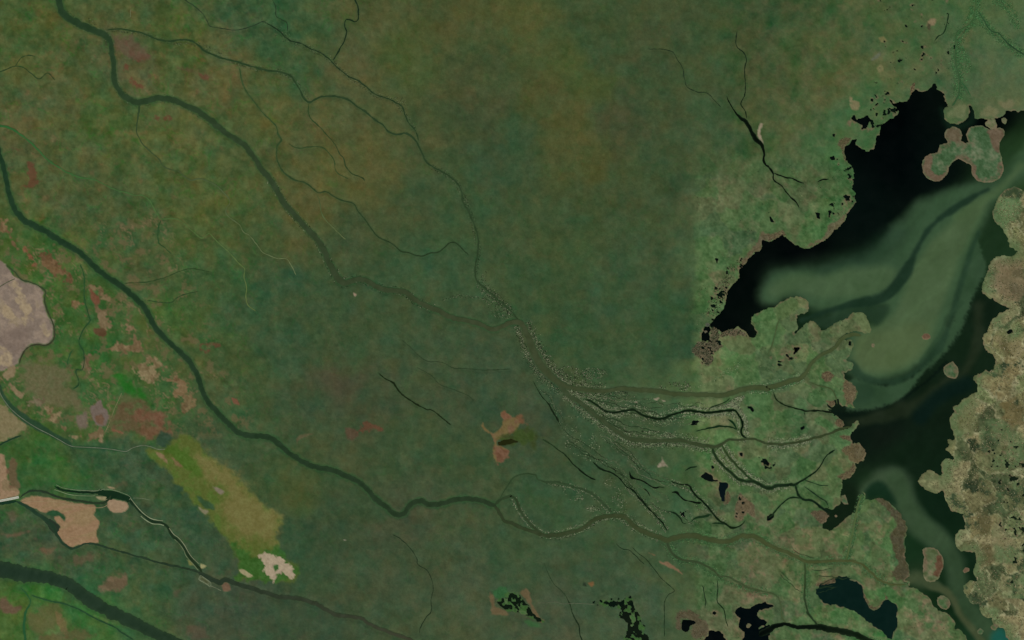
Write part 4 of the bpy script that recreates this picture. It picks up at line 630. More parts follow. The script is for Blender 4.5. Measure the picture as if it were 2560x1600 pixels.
 ('faint green creek rising through the southern delta tip', "P 745,755 770,640 800,500 825,380 845,260 885,140", 4, (80, 100, 58), (78, 98, 58)),
 ('wide black channel crossing the bottom right corner', "O 2330,1470,16 P -20,1430,16 60,1388,13 150,1365,9 250,1385,10 350,1390,11 480,1392,14 600,1412,15 730,1435,15 850,1475,15 950,1520,15 1060,1580,15", 14, (4, 10, 6), (16, 30, 14)),
 ('green ditch along the inside of the curved dike', "E 60,995,1.5 140,1060,2 210,1135,3 300,1160,3 380,1200,2.5 430,1250,2.5 420,1330 440,1410 482,1500 I 510,80,4 505,180,4 440,240,3 340,230 260,262,3 210,330 180,410", 2.5, (52, 70, 44), (60, 58, 42)),
 ('green ditch at the left edge beside the straight dike', "I -40,1200 60,1150 130,1120 200,1095", 3, (30, 58, 40), None),
 ('dark green ditch in the far lower left corner', "M 200,1020,2 290,1140,3 240,1260,5 225,1400,6 240,1512 240,1600", 5, (40, 88, 50), (38, 84, 50)),
 ('long dark ditch along the foot of the wide corner river', "M 300,1090 460,1140 600,1170 760,1230 900,1310 1080,1390 1150,1440 1260,1512", 3, (40, 78, 48), (36, 66, 44))]:
    river('creek', a[0], a[1], a[2], a[3], a[4], margin=(5, (50, 76, 46), .3) if a[2] > 2 else None)

# braided rills of the inner delta, far too many and fine to count
RILL = []
def rills(a, b, n, seed, t0=0.0, t1=1.0):
    A = catmull(parse(a)[0], False, 6); B = catmull(parse(b)[0], False, 6); r = np.random.default_rng(seed)
    t = np.linspace(0, 1, 160)
    Ai = np.stack([np.interp(t, np.linspace(0, 1, len(A)), A[:, k]) for k in (0, 1)], 1); Bi = np.stack([np.interp(t, np.linspace(0, 1, len(B)), B[:, k]) for k in (0, 1)], 1)
    for i in range(n):
        p0 = r.uniform(0, 1); p1 = np.clip(p0 + r.normal(0, .25), 0, 1); lo = int(160 * r.uniform(t0, .7)); hi = min(160, lo + int(r.uniform(25, 80)))
        f = (p0 + (p1 - p0) * t)[:, None]; P = (Ai * (1 - f) + Bi * f)[lo:hi]
        P = P + 5 * np.stack([fbm(P[:, 0], P[:, 1], 26, seed + i, 3), fbm(P[:, 0], P[:, 1], 26, seed + i + 5, 3)], 1)
        RILL.append((P, np.full(len(P), r.uniform(.9, 1.7)), r.random() * (1.0 if seed < 40 else .44)))
        W0, D = sd_line(P, np.full(len(P), 1.2)); DR[W0] = np.minimum(DR[W0], D)
rills("K 430,620 760,770 1150,850 1410,935 1850,875", "K 400,640 700,840 1000,1060 1430,1130 1850,1185", 16, 3)
rills("K 300,560 520,760 760,960 1040,1180 1250,1400 O 1500,20", "K 200,620 340,850 460,1150 760,1340 1000,1480 O 1200,180 1440,430", 18, 14)
rills("K 520,650 900,690 1400,700 2000,740", "K 690,745 970,860 1410,920 2000,850", 9, 25)
rills("O 1500,20 1700,110 1900,330", "O 1000,300 1200,480 1470,560", 9, 36)
rills("P 100,560 500,700 900,760", "P 50,900 300,1100 700,1000", 9, 102)
# dike roads and pale banks
ROADS = []
def road(name, label, cat, kind, s, w, col, z=0.42, mat='soil'):
    P, ww = parse(s, w); Q = catmull(np.column_stack([P, ww]), False, 2.5)
    ROADS.append((name, label, cat, kind, Q[:, :2], Q[:, 2], col, z))
_, _ = 0, 0
patch("I 0,600 50,720 110,790 180,850 290,930 400,990 480,1045 580,1100 680,1160 690,1215 560,1145 450,1085 350,1045 270,995 160,915 80,825 0,700", (38, 66, 46), 2, 1.5, amt=.9, mott=4)
patch("I 680,1185 960,1200 1200,1235 1200,1250 960,1225 680,1210", (40, 72, 46), 2, 2, amt=.8, mott=4)
road('dike_road', 'long pale dike road sweeping along the lower left plain', 'road', 'structure', "I -20,640 0,690 30,745 90,825 170,900 270,972 370,1032 460,1076 560,1132 670,1190 800,1202 960,1211 1080,1226 1190,1241 1250,1210 1340,1186 1420,1196 1490,1221 1560,1221", 1.5, (104, 112, 92))
road('track', 'thin pale track slanting beside the red mudflat', 'track', 'structure', "I 990,1070 1030,980 1060,900 1090,820 1110,780 1150,690", 1.5, (112, 108, 76))
road('track', 'thin dark track cutting the corner of the salt flat', 'track', 'structure', "E -20,1210 60,1160 140,1122", 2, (74, 80, 58))
road('embankment', 'pale earth embankment on the north-east side of the zigzag canal', 'embankment', None, "M 1235,175,1.4 1290,245,2 1350,310 1420,360 1480,378,2.4 1540,385,1.5", 2.2, (126, 138, 106))
road('embankment', 'pale earth embankment on the south-west side of the upper canal', 'embankment', None, "M 1330,340 1380,380 1440,412,2.2 1510,418 1550,430", 2, (122, 136, 104))
road('embankment', 'pale earth embankment along the lower canal', 'embankment', None, "M 1600,455,2 1640,510 1690,548 1740,610 1780,680 1820,735 1880,790,1.4", 2.2, (124, 132, 102))
road('embankment', 'broken pale bank on the south-west side of the lower canal', 'embankment', None, "M 1650,560,1 1700,610 1740,670,1.4 1760,720 1830,800,1.8 1870,850", 1.4, (104, 118, 86))
road('embankment', 'pale bank above the creek west of the harbour basin', 'embankment', None, "M 530,45,1.2 600,75 700,92 820,100,1.6 900,103 945,92,2", 1.6, (112, 128, 98))
road('embankment', 'pale bank below the creek west of the harbour basin', 'embankment', None, "M 515,90,2.4 580,112 650,135 720,145,1.6 830,150 900,148", 1.8, (108, 128, 92))
road('quay', 'pale north quay edging the harbour basin', 'quay', None, "M 948,98,1.2 985,86 1080,97 1190,135 1235,165 1222,185", 1.3, (112, 128, 98))
road('track', 'pale track running below the moat around the tan field', 'track', 'structure', "M 200,205 330,205 480,200,1 620,225 760,245 900,262 980,255 1020,230", 1.2, (146, 130, 98))
road('track', 'short pale track leaving the east end of the harbour basin', 'track', 'structure', "M 1260,170 1330,172 1420,188", 1.0, (108, 122, 94))
road('track', 'white rectangle of track around a small enclosure by the taupe river', 'track', 'structure', "M 1895,900 1880,940 1940,975 1985,1005 1990,970 1940,930 1895,900", 1.1, (120, 132, 104))
road('track', 'pale track along the enclosure lower edge', 'track', 'structure', "M 1990,1000 2040,1020 2090,1045", 1.1, (116, 122, 98))
road('track', 'hairline track crossing to the spotted pool', 'track', 'structure', "O 240,1160 330,1160 410,1150 480,1170 600,1165 780,1175", 1.0, (92, 98, 76))
road('track', 'short light track north of the river near the top', 'track', 'structure', "A 1235,90 1232,160", 1.0, (104, 112, 84))

# ------------------------------------------------------------------ ground relief
Zl = 0.30 + 0.10 * fbm(X, Y, 20, 2, 3) + 0.05 * fbm(X, Y, 6, 5, 2)
bed = np.minimum(sstep(-1.8, 1.8, DW), sstep(2.0, 7.5, DR))
Z = -0.45 + (Zl + 0.45) * bed
# at a water's edge (DW = 0) the slope passes the water level near z = -0.08
LEVEL = -0.08
C = np.clip(C, 6, 235)

def grid_mesh(idx_faces, name, mat, parent=None, zflat=None, col=None):
    """a mesh of the cells whose lower corner index is in idx_faces"""
    j, i = idx_faces
    q = np.stack([j * NX + i, (j + 1) * NX + i, (j + 1) * NX + i + 1, j * NX + i + 1], 1)
    used, inv = np.unique(q, return_inverse=True)
    uj, ui = used // NX, used % NX
    z = Z[uj, ui] if zflat is None else np.full(len(used), zflat, np.float32)
    V = np.stack([X[uj, ui] - 1280, 800 - Y[uj, ui], z], 1)
    c = C[uj, ui] if col is None else col[uj, ui]
    return mesh_obj(name, V, inv.reshape(q.shape), c, mat, parent)
MAT = dict(land=M_land, soil=M_soil)
fl = LAB[:-1, :-1]
OBJ = {}
for k, p in enumerate(PIECES):
    f = np.where(fl == k)
    par = OBJ.get(p['parent']) if 'parent' in p else None
    if len(f[0]) < 3: continue
    if p.get('island') and any(q.get('parent') == k for q in PIECES):
        e = bpy.data.objects.new('island', None); S.collection.objects.link(e)
        e.location = (X[f].mean() - 1280, 800 - Y[f].mean(), 0); tag(e, p['label'], p['cat'])
        o = grid_mesh(f, 'meadow', M_land); o.parent = e; o.matrix_parent_inverse.identity(); o.location = (-e.location[0], -e.location[1], 0)
        OBJ[k] = e; continue
    o = grid_mesh(f, p['name'], MAT[p.get('mat', 'land')])
    if par is not None:
        o.parent = par; o.location = (-par.location[0], -par.location[1], 0)
    else: tag(o, p['label'], p['cat'], p.get('kind'), p.get('group'))
    OBJ[k] = o

# ------------------------------------------------------------------ lake water and its silt
WC = np.zeros((NY, NX, 3), np.float32)
wl = window(1680, 2900, 120, 1900); x, y = X[wl], Y[wl]
lp = np.array([[2200, 300, 0, 3, 3], [2250, 400, 1, 6, 6], [2000, 600, 1, 5, 5], [1850, 700, 2, 8, 6], [1800, 850, 2, 8, 7], [2150, 520, 4, 14, 12], [2480, 300, 0, 4, 4], [2560, 400, 34, 66, 36], [2530, 380, 26, 56, 32], [2330, 410, 3, 12, 10], [2480, 640, 24, 52, 32], [2480, 780, 14, 32, 22], [2400, 880, 16, 36, 24], [2350, 1000, 13, 30, 20], [2200, 1080, 14, 26, 20], [2250, 1150, 14, 34, 22], [2200, 1050, 10, 26, 20],
               [2140, 1100, 10, 24, 18], [2110, 1220, 16, 36, 24], [2090, 1300, 14, 34, 20], [2180, 1230, 24, 52, 30], [2360, 1260, 12, 34, 22], [2420, 1400, 14, 38, 24], [2280, 1380, 18, 48, 28], [2290, 1440, 26, 52, 32], [2370, 1500, 14, 40, 22], [2480, 1560, 22, 50, 30], [2530, 1590, 20, 82, 66], [1950, 880, 10, 22, 16], [2180, 850, 30, 60, 36], [2120, 770, 20, 48, 30], [2050, 800, 16, 40, 24]], np.float32)
num = 0; den = 0
for a in lp:
    w_ = 1.0 / ((x - a[0]) ** 2 + (y - a[1]) ** 2 + 500.0) ** 1.7
    num = num + w_[..., None] * a[2:]; den = den + w_
wc = num / den[..., None] * np.array([1.1, .96, .82], np.float32)
def silt(s, col, fin, fout, amt=1.0, wob=6.0, line=None, scallop=0.0):
    global wc
    P, ww = parse(s, line)
    if line: w, d = sd_line(catmull(np.column_stack([P, ww]), False, 10)[:, :2], catmull(np.column_stack([P, ww]), False, 10)[:, 2], fout + 20)
    else: w, d = sd_poly(P, fout + 20)
    full = np.full((NY, NX), 1e6, np.float32); full[w] = d; d = full[wl]
    d = d + wob * fbm(x, y, 60, 6, 3) * .5
    if scallop: d = d + scallop * np.abs(fbm(x, y, 12, 9, 3))
    m = sstep(fout, -fin, d)[..., None] * amt
    wc = wc * (1 - m) + (np.asarray(col, np.float32) + (2.5 * fbm(x, y, 45, 4, 3))[..., None]) * m
silt("Q 960,-80 868,30 800,100 740,108 660,135 590,165 540,215 480,280 400,330 320,345 240,340 190,365 160,400 165,430 200,430 215,412 270,415 285,440 350,450 420,430 480,425 500,450 470,500 400,515 395,540 405,600 440,625 490,635 550,615 600,570 620,540 660,490 690,380 720,280 760,200 790,150 868,85 960,20", (54, 82, 52), 12, 26, wob=14)
silt("Q 880,60 740,130 620,190 560,260 500,330 400,345 300,352 200,370", (46, 73, 47), 4, 62, .6, line=8)
silt("Q 540,235 480,300 400,345 320,352 420,300 480,250", (30, 54, 36), 10, 30, .5)
silt("Q 735,255 765,330 740,390 712,470 690,520 640,580 600,620 540,690 480,715 400,726 380,700 395,640 430,640 500,655 570,625 640,545 680,450 700,350", (46, 73, 46), 6, 8, scallop=6)
silt("Q 400,650 460,660 440,700 390,700", (36, 62, 39), 10, 14, .8)
silt("Q 770,150 700,190 620,260 575,330 545,400 510,465 440,505 412,530 408,590 450,618 520,620 600,560 650,430 690,320 740,220", (68, 92, 58), 14, 14)
silt("Q 420,530 520,500 600,490 580,560 520,605 450,605 415,580", (75, 95, 58), 16, 20, .8)
silt("Q 175,395 240,352 320,358 420,335 510,340 500,385 420,412 330,415 250,402 200,415", (64, 90, 57), 14, 16)
silt("Q 860,60 800,125 740,160 690,200", (68, 93, 57), 3, 16, .8, line=10)
silt("Q 265,478,8 340,452,7 400,434,10 460,426,14 505,404,14 545,350,9 575,290,7 615,225,6 680,175,4 770,122,2", (24, 47, 31), 1, 9, .86, line=8, wob=9)
silt("Q 290,480 360,462 430,450 500,440 470,490 440,470 380,480 330,500", (34, 58, 37), 6, 10, .8)
silt("Q 400,598 430,632 490,646 560,626 620,570 655,518 690,400 722,300 745,240", (33, 59, 38), 1, 10, .75, line=3, wob=9)
silt("Q 590,590,2 640,520,3 660,470,3 700,430,2", (38, 64, 40), 1, 7, .6, line=3)
silt("Q 345,728 400,737 480,724 530,702 565,672 610,640 660,590", (9, 22, 14), 1, 6, .9, line=4, scallop=3)
silt("Q 395,757,6 470,740,14 560,712,16 610,680,14 660,640,10 705,622,8 740,540,10 745,440,10", (34, 45, 28), 3, 18, .75, line=12, wob=12)
silt("L 1450,900 1560,770 1720,660 1880,600", (10, 28, 24), 2, 22, .7, line=20)
silt("P 850,330 870,180 900,80 980,0 L 1040,1440 1200,1420 1320,1500 P 1330,60 1400,250 1500,400 1640,520 1720,640 1600,640 1480,560 1330,430 1230,260 1130,90 1040,20 960,60 900,140", (60, 82, 55), 14, 24, .9)
silt("P 1200,0 1290,200 1400,380 1560,520 1680,640 1760,800 1800,980 1850,1150 1950,1280 2060,1390 2160,1512", (50, 74, 46), 8, 22, .85, line=34)
silt("P 930,120 1000,40 1080,30 1130,90 1200,220 1150,210 1060,150 960,170", (18, 44, 26), 6, 14, .9)
silt("P 1320,960 1400,920 1480,945 1560,1000 1680,1060 1760,1160 1820,1280 1920,1400 2010,1512 2060,1600", (66, 78, 48), 3, 10, .9, line=10)
silt("P 1340,880 1440,860 1500,930 1560,960 1620,1000 1480,1000 1360,980", (58, 74, 46), 8, 12, .8)
silt("P 2120,1460 2200,1400 2260,1470 2330,1560 2200,1620 2130,1560", (22, 84, 70), 10, 14, .9)
silt("D 1640,1030 1680,1120 1760,1190 1900,1150 1930,1000 1960,1120 1850,1190 1700,1190", (16, 38, 24), 6, 16, .7)
silt("P 820,330 700,420 580,450 540,420 620,330 700,180 720,60 820,60 850,200", (16, 30, 16), 10, 14, .8)
sa_ = math.radians(-52); us = (x * math.cos(sa_) + y * math.sin(sa_)) + 30 * fbm(x, y, 150, 3, 2); vs = -x * math.sin(sa_) + y * math.cos(sa_) + 18 * fbm(x, y, 90, 8, 3)
fil = fbm(us / 6.0, vs, 22, 9, 4)                                  # fine drawn-out filaments of silt
wc = wc * (1 + 0.035 * fil)[..., None]
WC[wl] = wc + (1.2 * fbm(x, y, 25, 3, 3))[..., None]
WC = WC + sstep(30, 60, WC[..., 1])[..., None] * np.array([2.5, 0.5, 3.5], np.float32)
WC = np.clip(WC, 0.5, 200)
for n, (name, label, cat, w, d, col) in enumerate(BODIES):
    near = np.zeros((NY, NX), bool); near[w] = d < 6
    cell = near[:-1, :-1] & near[1:, 1:]
    f = np.where(cell)
    cc = None
    if col is None: cc = WC
    else:
        cc = np.zeros((NY, NX, 3), np.float32); cc[w] = np.asarray(col, np.float32) + (1.5 * fbm(X[w], Y[w], 16, 4, 3))[..., None]; cc = np.clip(cc, 1, 255)
    o = grid_mesh(f, name, M_water, zflat=LEVEL - 0.012 * (n % 7), col=cc)
    tag(o, label, cat, 'stuff' if name == 'marsh_pools' else 'structure', 'ponds of the marsh' if name == 'pond' else None)

def ribbon(P, ww, z, c, k=5, crown=0.0):
    T = np.gradient(P, axis=0); T /= (np.linalg.norm(T, axis=1)[:, None] + 1e-9); N = np.stack([-T[:, 1], T[:, 0]], 1)
    s = np.linspace(-0.5, 0.5, k)
    pos = P[:, None] + N[:, None] * (ww[:, None] * s[None])[..., None]
    if crown == 0.0:
        for cidx, sgn in ((0, -1), (k - 1, 1)):
            wob = fbm(P[:, 0] + 300 * sgn, P[:, 1], 7, 4, 3) * (0.25 + 0.06 * ww)
            pos[:, cidx] += N * (sgn * np.minimum(wob, 0.45 * ww))[:, None]
    zz = np.broadcast_to(z + crown * (1 - (2 * s) ** 2), pos.shape[:2])
    V = np.stack([pos[..., 0] - 1280, 800 - pos[..., 1], zz], 2).reshape(-1, 3)
    n = len(P); a = (np.arange(n - 1)[:, None] * k + np.arange(k - 1)[None]).ravel()
    F = np.stack([a, a + k, a + k + 1, a + 1], 1)[:, ::-1]
    c = np.repeat(c, k, 0)
    if k == 5 and crown == 0.0:
        ed = np.tile((np.abs(s) * 2) ** 3, n)[:, None]; c = c * (1 - .35 * ed) + np.array((50, 72, 44)) * .35 * ed
    col = c + (3.2 * fbm(pos[..., 0], pos[..., 1], 12, 5, 3)).reshape(-1, 1)
    return V, F, np.clip(col, 1, 255)
for n, (name, label, P, ww, c) in enumerate(WATER):
    e = np.minimum(np.arange(len(P)), np.arange(len(P))[::-1]) / 3.0
    V, F, col = ribbon(P, ww * np.clip(0.25 + e, 0, 1), LEVEL + 0.002 * (len(WATER) - n), c, 5 if ww.max() > 3 else 3)
    o = mesh_obj(name, V, F, col, M_water)
    tag(o, label, name, 'structure', 'creeks threading the marsh' if name == 'creek' else None)
for n, (name, label, cat, kind, P, ww, col, z) in enumerate(ROADS):
    nn = (10 * fbm(P[:, 0], P[:, 1], 10, 4, 3))[:, None]
    V, F, cc = ribbon(P, ww, z + .006 * n, np.asarray(col, np.float32) + nn, 5, 0.12)
    tag(mesh_obj(name, V, F, cc, M_soil), label, cat, kind)

VS, FS, CS, off = [], [], [], 0
for P, ww, q in RILL:
    e_ = np.minimum(np.arange(len(P)), np.arange(len(P))[::-1]) / 6.0
    V, F, cc = ribbon(P, ww * np.clip(0.1 + e_, 0, 1), LEVEL - 0.004, np.tile(np.array((38, 56, 34) if q < .45 else (74, 88, 60) if q < .75 else (104, 112, 86), np.float32), (len(P), 1)), 3)
    VS.append(V); FS.append(F + off); CS.append(cc); off += len(V)
tag(mesh_obj('braided_rills', np.vstack(VS), np.vstack(FS), np.vstack(CS), M_water), 'web of hair-thin braided rills between the delta channels', 'rills', 'stuff')

# white causeway at the left edge: deck, two parapets and a row of pier caps
e = bpy.data.objects.new('causeway', None); S.collection.objects.link(e); tag(e, 'white striped concrete causeway entering from the left edge above green water', 'causeway')
P = catmull(parse("M -500,245 -200,215 -60,202 0,196 60,186 120,174 178,162")[0], False, 2.0)
def strip(name, off, w, z, h, col):
    T = np.gradient(P, axis=0); T /= np.linalg.norm(T, axis=1)[:, None]; N = np.stack([-T[:, 1], T[:, 0]], 1)
    Q = P + N * off; n = len(Q)
    V = []
    for s, zz in ((-.5, z), (-.5, z + h), (.5, z + h), (.5, z)):
        q = Q + N * w * s; V.append(np.stack([q[:, 0] - 1280, 800 - q[:, 1], np.full(n, zz)], 1))
    V = np.stack(V, 1).reshape(-1, 3); a = np.arange(n - 1) * 4
    F = np.concatenate([np.stack([a + i, a + i + 4, a + i + 5, a + i + 1], 1) for i in range(3)])
    mesh_obj(name, V, F, np.broadcast_to(np.asarray(col, np.float32), V.shape).copy(), M_conc, e, False)
strip('deck', 0, 5.0, 0.3, 0.5, (150, 152, 140))
for off in (-2.2, 2.2): strip('parapet', off, 0.9, 0.8, 0.35, (214, 218, 200))
for off in (-0.75, 0.75): strip('lane_kerb', off, 0.5, 0.8, 0.15, (196, 200, 186))

# ------------------------------------------------------------------ scrub, willow thickets and tussocks: real clumps of foliage
def wat(px, py):
    i = np.clip(np.searchsorted(gx, px), 0, NX - 1); j = np.clip(np.searchsorted(gy, py), 0, NY - 1)
    return np.minimum(DW[j, i], DR[j, i] - 0.3), i, j
def clumps(name, label, pts, size, pal, hgt=0.8, cat='scrub', keep=1.0):
    d, i, j = wat(pts[:, 0], pts[:, 1]); ok = d > keep; pts = pts[ok]; i = i[ok]; j = j[ok]; n = len(pts)
    if n == 0: return
    r = rng.uniform(size[0], size[1], n) * 1.15; h = r * hgt * rng.uniform(.7, 1.4, n); a0 = rng.uniform(0, 6.28, n)
    ang = a0[:, None] + np.arange(5)[None] * 1.2566
    rr = r[:, None] * rng.uniform(.6, 1.25, (n, 5)); rm = rr * rng.uniform(.6, .95, (n, 5))
    z0 = Z[j, i]
    V = np.zeros((n, 11, 3), np.float32)
    cx_, cy_ = pts[:, 0] - 1280, 800 - pts[:, 1]
    V[:, :5, 0] = cx_[:, None] + rr * np.cos(ang); V[:, :5, 1] = cy_[:, None] + rr * np.sin(ang); V[:, :5, 2] = (z0 - .15)[:, None]
    V[:, 5:10, 0] = cx_[:, None] + rm * np.cos(ang + .5); V[:, 5:10, 1] = cy_[:, None] + rm * np.sin(ang + .5); V[:, 5:10, 2] = (z0[:, None] + h[:, None] * rng.uniform(.5, .9, (n, 5)))
    V[:, 10, 0] = cx_ + r * rng.uniform(-.3, .3, n); V[:, 10, 1] = cy_ + r * rng.uniform(-.3, .3, n); V[:, 10, 2] = z0 + h
    f = []
    for k in range(5):
        k2 = (k + 1) % 5; f += [(k, k2, 5 + k), (k2, 5 + k2, 5 + k), (5 + k, 5 + k2, 10)]
    F = (np.arange(n)[:, None, None] * 11 + np.array(f)[None]).reshape(-1, 3)
    pal = np.asarray(pal, np.float32); c = pal[rng.integers(0, len(pal), n)] * rng.uniform(.82, 1.18, n)[:, None]
    o = mesh_obj(name, V.reshape(-1, 3), F, np.clip(np.repeat(c, 11, 0), 4, 240), M_scrub, None, False)
    tag(o, label, cat, 'stuff')
def along(s, n, spread, side=0.0):
    P, ww = parse(s, 6.0); Q = catmull(np.column_stack([P, ww]), False, 3); P = Q[:, :2]; ww = Q[:, 2]
    T = np.gradient(P, axis=0); T /= np.linalg.norm(T, axis=1)[:, None] + 1e-9; N = np.stack([-T[:, 1], T[:, 0]], 1)
    n = int(n * 2.3); k = rng.integers(0, len(P), n); sg = rng.choice([-1, 1], n) if side == 0 else np.full(n, side)
    off = ww[k] * .5 + np.abs(rng.normal(0, spread, n))
    q = P[k] + N[k] * (off * sg)[:, None] + rng.normal(0, .8, (n, 2))
    return q
def inside(s, n, thr=-0.2, sc=16):
    P = catmull(parse(s)[0], True, 8); lo, hi = P.min(0), P.max(0); q = rng.uniform(lo, hi, (n * 3, 2)); ins = np.zeros(len(q), bool)
    for i in range(len(P)):
        (ax, ay), (bx, by) = P[i], P[(i + 1) % len(P)]
        if ay != by: ins ^= ((ay > q[:, 1]) != (by > q[:, 1])) & (q[:, 0] < (bx - ax) * (q[:, 1] - ay) / (by - ay) + ax)
    q = q[ins]; q = q[fbm(q[:, 0], q[:, 1], sc, 4, 3) > thr]
    return q[:n]
PALE = [(126, 142, 108), (140, 146, 118), (112, 130, 96), (142, 140, 118), (96, 114, 82), (30, 46, 24), (60, 80, 48)]
MIX = [(118, 128, 98), (96, 108, 78), (52, 68, 44), (26, 40, 22), (130, 130, 108), (76, 94, 62), (20, 32, 16)]
GRN = [(72, 116, 70), (84, 124, 80), (60, 104, 60), (48, 88, 52)]
DRK = [(20, 36, 18), (14, 28, 14), (34, 52, 30), (70, 86, 58)]
clumps('willow_scrub', 'pale willow thicket crowding both banks of the winding black creek', np.vstack([along("K 690,745 840,835 970,875 1150,850 1320,925 1410,935 1580,875 1660,855 1850,875 2100,855 2165,940 2180,1000 2180,1090 2225,1120", 2600, 5.5), inside("K 1880,830 2030,790 2100,740 2200,720 2150,820 2230,960 2200,1060 2170,1000 2130,880 2090,850 1900,860", 2600, -.9), along("K 1650,850 1870,880", 300, 4)]), (.5, 1.25), PALE)
clumps('willow_scrub', 'speckled thicket along the muddy trunk river above the delta', np.vstack([along("K 100,40,18 205,300,26 340,505,26 520,635,16 760,665,13 880,672,13", 1500, 7), inside("K 430,560 500,430 640,450 880,470 900,600 960,660 760,650 620,630", 700, -.1), inside("K 1380,650 1500,590 1660,590 1690,690 1550,690", 330, -.3), inside("K 520,650 760,690 1000,660 1100,700 950,740 760,760", 520, -.4)]), (.45, 1.15), MIX)
clumps('willow_scrub', 'grey-green thicket on the banks of the southern delta arm', np.vstack([along("K 520,700,13 760,880,13 950,1020,13 1150,1130,12 1430,1140,10 1650,1150,10 1850,1195,9", 2100, 6), inside("K 1140,1110 1200,1060 1400,1050 1540,1080 1560,1120 1300,1120", 560, -.4), inside("K 460,960 640,900 900,1000 1040,1120 900,1200 700,1240 520,1200", 360, .1), inside("K 480,1150 760,1280 1000,1400 1020,1500 760,1350 560,1260", 360, -.1)]), (.45, 1.1), PALE[:3] + MIX)
clumps('willow_scrub', 'pale thicket lining the twin dark creeks of the delta', np.vstack([along("K 1895,1205,7 1930,1300,7 1990,1370,7 2120,1490,7 O 2210,10 2290,20 2420,75 P 100,55,8 200,45,8", 900, 4.5), along("K 1985,1185,6 2090,1340,6 2230,1480,6 O 2350,40", 600, 4.5), along("L 0,1165,6 130,1175,6 270,1155,6 400,1125,6", 420, 5)]), (.5, 1.2), PALE)
clumps('willow_scrub', 'bright pale scrub along the north bank of the brown delta river', np.vstack([along("K 2250,640,16 2420,650,15 L 0,640,15 100,615,14 220,575,12 330,540,11", 380, 3, 0), inside("K 1700,640 1900,560 2100,400 2180,430 2050,520 1900,600", 300, 0)]), (.5, 1.1), GRN + PALE[:2])
clumps('riverside_scrub', 'dark scrub dots on the banks of the top left river and its creek', np.vstack([along("A 590,110,16 760,235,16 880,285,16 985,325,15 1052,450,12 1080,750,12 1160,895,14 1310,968,15 1560,930,15 1770,1005,15 2070,1205,14", 200, 1.2), inside("A 700,190 830,170 980,260 1150,250 1240,290 1060,285 900,260", 130, -.6), along("A 1060,278,4 1330,310,4 1600,390,5 1860,415,5 2180,570,5 2420,640,5 B 310,710,5 500,968,5", 420, 1.8)]), (.4, .9), DRK + [(96, 110, 84), (110, 120, 96)])
clumps('riverside_scrub', 'speckled scrub on the banks of the long river in the centre', np.vstack([along("F 130,180,14 310,460,14 480,650,14 620,820,15 700,1000,16 810,1152,20 980,1125,14 1170,1210,14 1390,1245,14 1530,1345,13 1720,1420,14", 420, 1.6), inside("F 1750,1330 1830,1290 1930,1270 2100,1290 2200,1330 1960,1300 1800,1320", 140, -.9), inside("F 2080,1180 2180,1050 2180,1180 2350,1300 2419,1400 2419,1500 2250,1480 2150,1300", 560, -.3), along("F 2150,1200,5 2320,1350,5 2420,1440,5", 260, 4)]), (.4, 1.0), MIX + DRK[:2])
clumps('riverside_scrub', 'fine dotted scrub along the upper creeks', np.vstack([along("B 200,280,3 340,390,3 500,455,3 680,550,3 880,725,3 1120,890,3 1320,970,3 1510,1240,3", 420, 2.2), inside("B 0,160 100,200 300,280 320,400 230,380 60,220", 200, -.5), inside("B 1300,920 1400,930 1440,1000 1350,1000", 60, -.9), along("F 1660,60,4 1850,170,4 1945,310,4 2040,560,4 2100,850,4 2070,1070,4", 420, 2)]), (.35, .85), DRK + MIX[:3])
clumps('riverside_scrub', 'grey-green scrub dots beside the river fork and its loop', np.vstack([along("O 20,170,6 70,280,6 160,400,6 290,512,8 480,510,11 700,430,10 850,350,10 1030,340,12 1150,430,13 1390,545,13", 1000, 2.6), inside("O 480,80 620,100 680,180 600,220 520,160", 150, -.4), inside("O 690,270 760,240 850,270 760,300", 130, -.6), along("O 330,20,4 600,70,5 760,135,5 940,305,5", 260, 2), along("O 1080,60,4 1200,170,4 1340,320,4 1465,480,4", 360, 3), inside("O 880,0 1040,0 1080,300 980,300 900,150", 200, .1), along("O 1500,15,4 1700,100,5 1900,320,5 2020,420,5", 360, 3)]), (.4, 1.0), PALE[:4] + MIX)
clumps('green_scrub', 'bright green shrubs along the creek at the top right', np.vstack([along("D 1970,0,4 1960,100,4 1870,260,4 1775,420,4 1790,660,4 1815,760,4 1790,930,4", 900, 6), inside("D 1900,60 2000,100 2100,260 2050,240 1950,160", 380, -.6), inside("D 1790,350 1850,450 1920,600 1900,700 1820,640 1780,500", 420, -.5), along("D 2000,150,4 2100,280,4 2290,430,4 2420,515,4", 500, 5), along("D 2130,0,3 2260,60,3 2340,200,3 2350,270,3", 300, 5)]), (.5, 1.2), GRN)
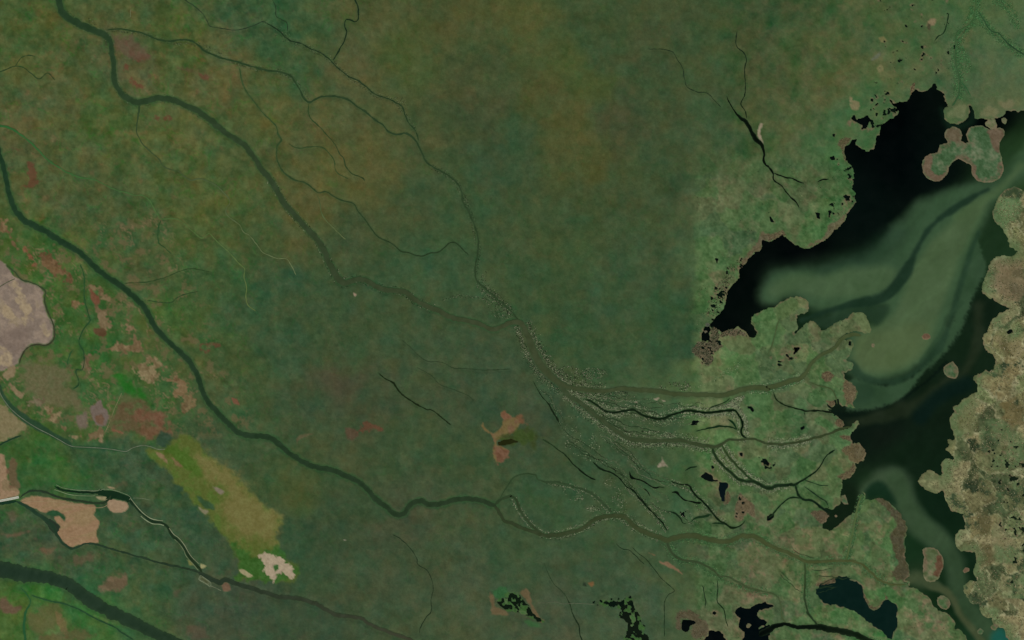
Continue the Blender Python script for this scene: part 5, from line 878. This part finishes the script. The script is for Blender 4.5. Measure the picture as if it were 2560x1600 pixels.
clumps('green_scrub', 'green shrubs and reeds bordering the brown channels of the lower right delta', np.vstack([along("O 1560,540,13 1760,535,13 1960,580,13 2190,530,13 2340,560,12 P 80,650,9 260,720,9 410,775,8 640,765,7 850,780,6 980,880,6 1130,980,5", 1500, 5), along("O 1460,585,6 1570,740,6 1740,775,6 1960,910,6 2200,1000,6 2420,1065,6", 700, 5), along("P 352,860,5 348,1080,5 380,1260,5", 420, 5), along("P 745,755,4 800,500,4 845,260,4 885,140,4", 500, 5), along("P 480,1330,4 640,1390,4 900,1460,4 1060,1500,4", 420, 6, 1)]), (.45, 1.1), GRN + [(96, 120, 82), (60, 92, 56)])
clumps('willow_scrub', 'fine pale scrub strung along the braided rills', np.vstack([P + rng.normal(0, 1.6, P.shape) for P, ww, q in RILL[:52] for _ in range(2)]), (.35, .85), PALE[:5] + MIX, keep=0.2)
fq = rng.uniform((1740, 380), (2480, 1600), (9000, 2)); fi = np.searchsorted(gx, fq[:, 0]); fj = np.searchsorted(gy, fq[:, 1])
fq = fq[(DEL[fj, fi] > .5) & (LAB[fj, fi] == 0) & (fbm(fq[:, 0], fq[:, 1], 40, 5, 3) > -.1)]
clumps('marsh_shrubs', 'green and dark shrubs sprinkled over the outer delta marsh', fq, (.4, 1.0), GRN + [(30, 54, 32), (26, 46, 28), (96, 120, 82), (110, 112, 84)], cat='shrubs')
clumps('reed_tussock', 'dark and tan reed tussocks in the ragged reed bed by the black bay', np.vstack([inside(FR[0][0], 1100, -.6, 8), inside("G 2150,930 2170,1000 2080,1130 2050,1220 1960,1420 1900,1480 1830,1440 1900,1300 1900,1200 2000,1120 2020,1040", 700, -.4, 8), inside(FR[1][0], 240, -.5, 8)]), (.5, 1.2), DRK + [(112, 100, 80), (96, 88, 70), (70, 70, 52)], cat='reeds')
clumps('reed_tussock', 'brown reed tussocks along the lake rims and reed beds', np.vstack([inside(f[0], 420, -.5, 8) for f in FR[2:]]), (.4, .8), [(92, 82, 60), (108, 96, 72), (120, 106, 82), (60, 56, 40), (98, 88, 64)], cat='reeds')
clumps('reed_tussock', 'beige and olive sedge tussocks covering the east shore', inside("H 2419,300 2250,330 2150,500 2290,740 2350,880 2100,1000 2050,1200 2280,1400 L 2060,100 2150,400 2000,560 1980,720 1760,900 1790,1140 1720,1240 1660,1500 P 1500,30 1660,100 1740,280 1870,400 1800,560 1960,690 1980,860 1900,1060 2020,1260 2260,1470 2419,1512 2480,1512 H 2480,300", 9000, -.5, 20), (.5, 1.3), [(128, 122, 92), (112, 108, 76), (96, 94, 64), (72, 74, 48), (134, 130, 102), (84, 98, 62)], .6, 'sedge')
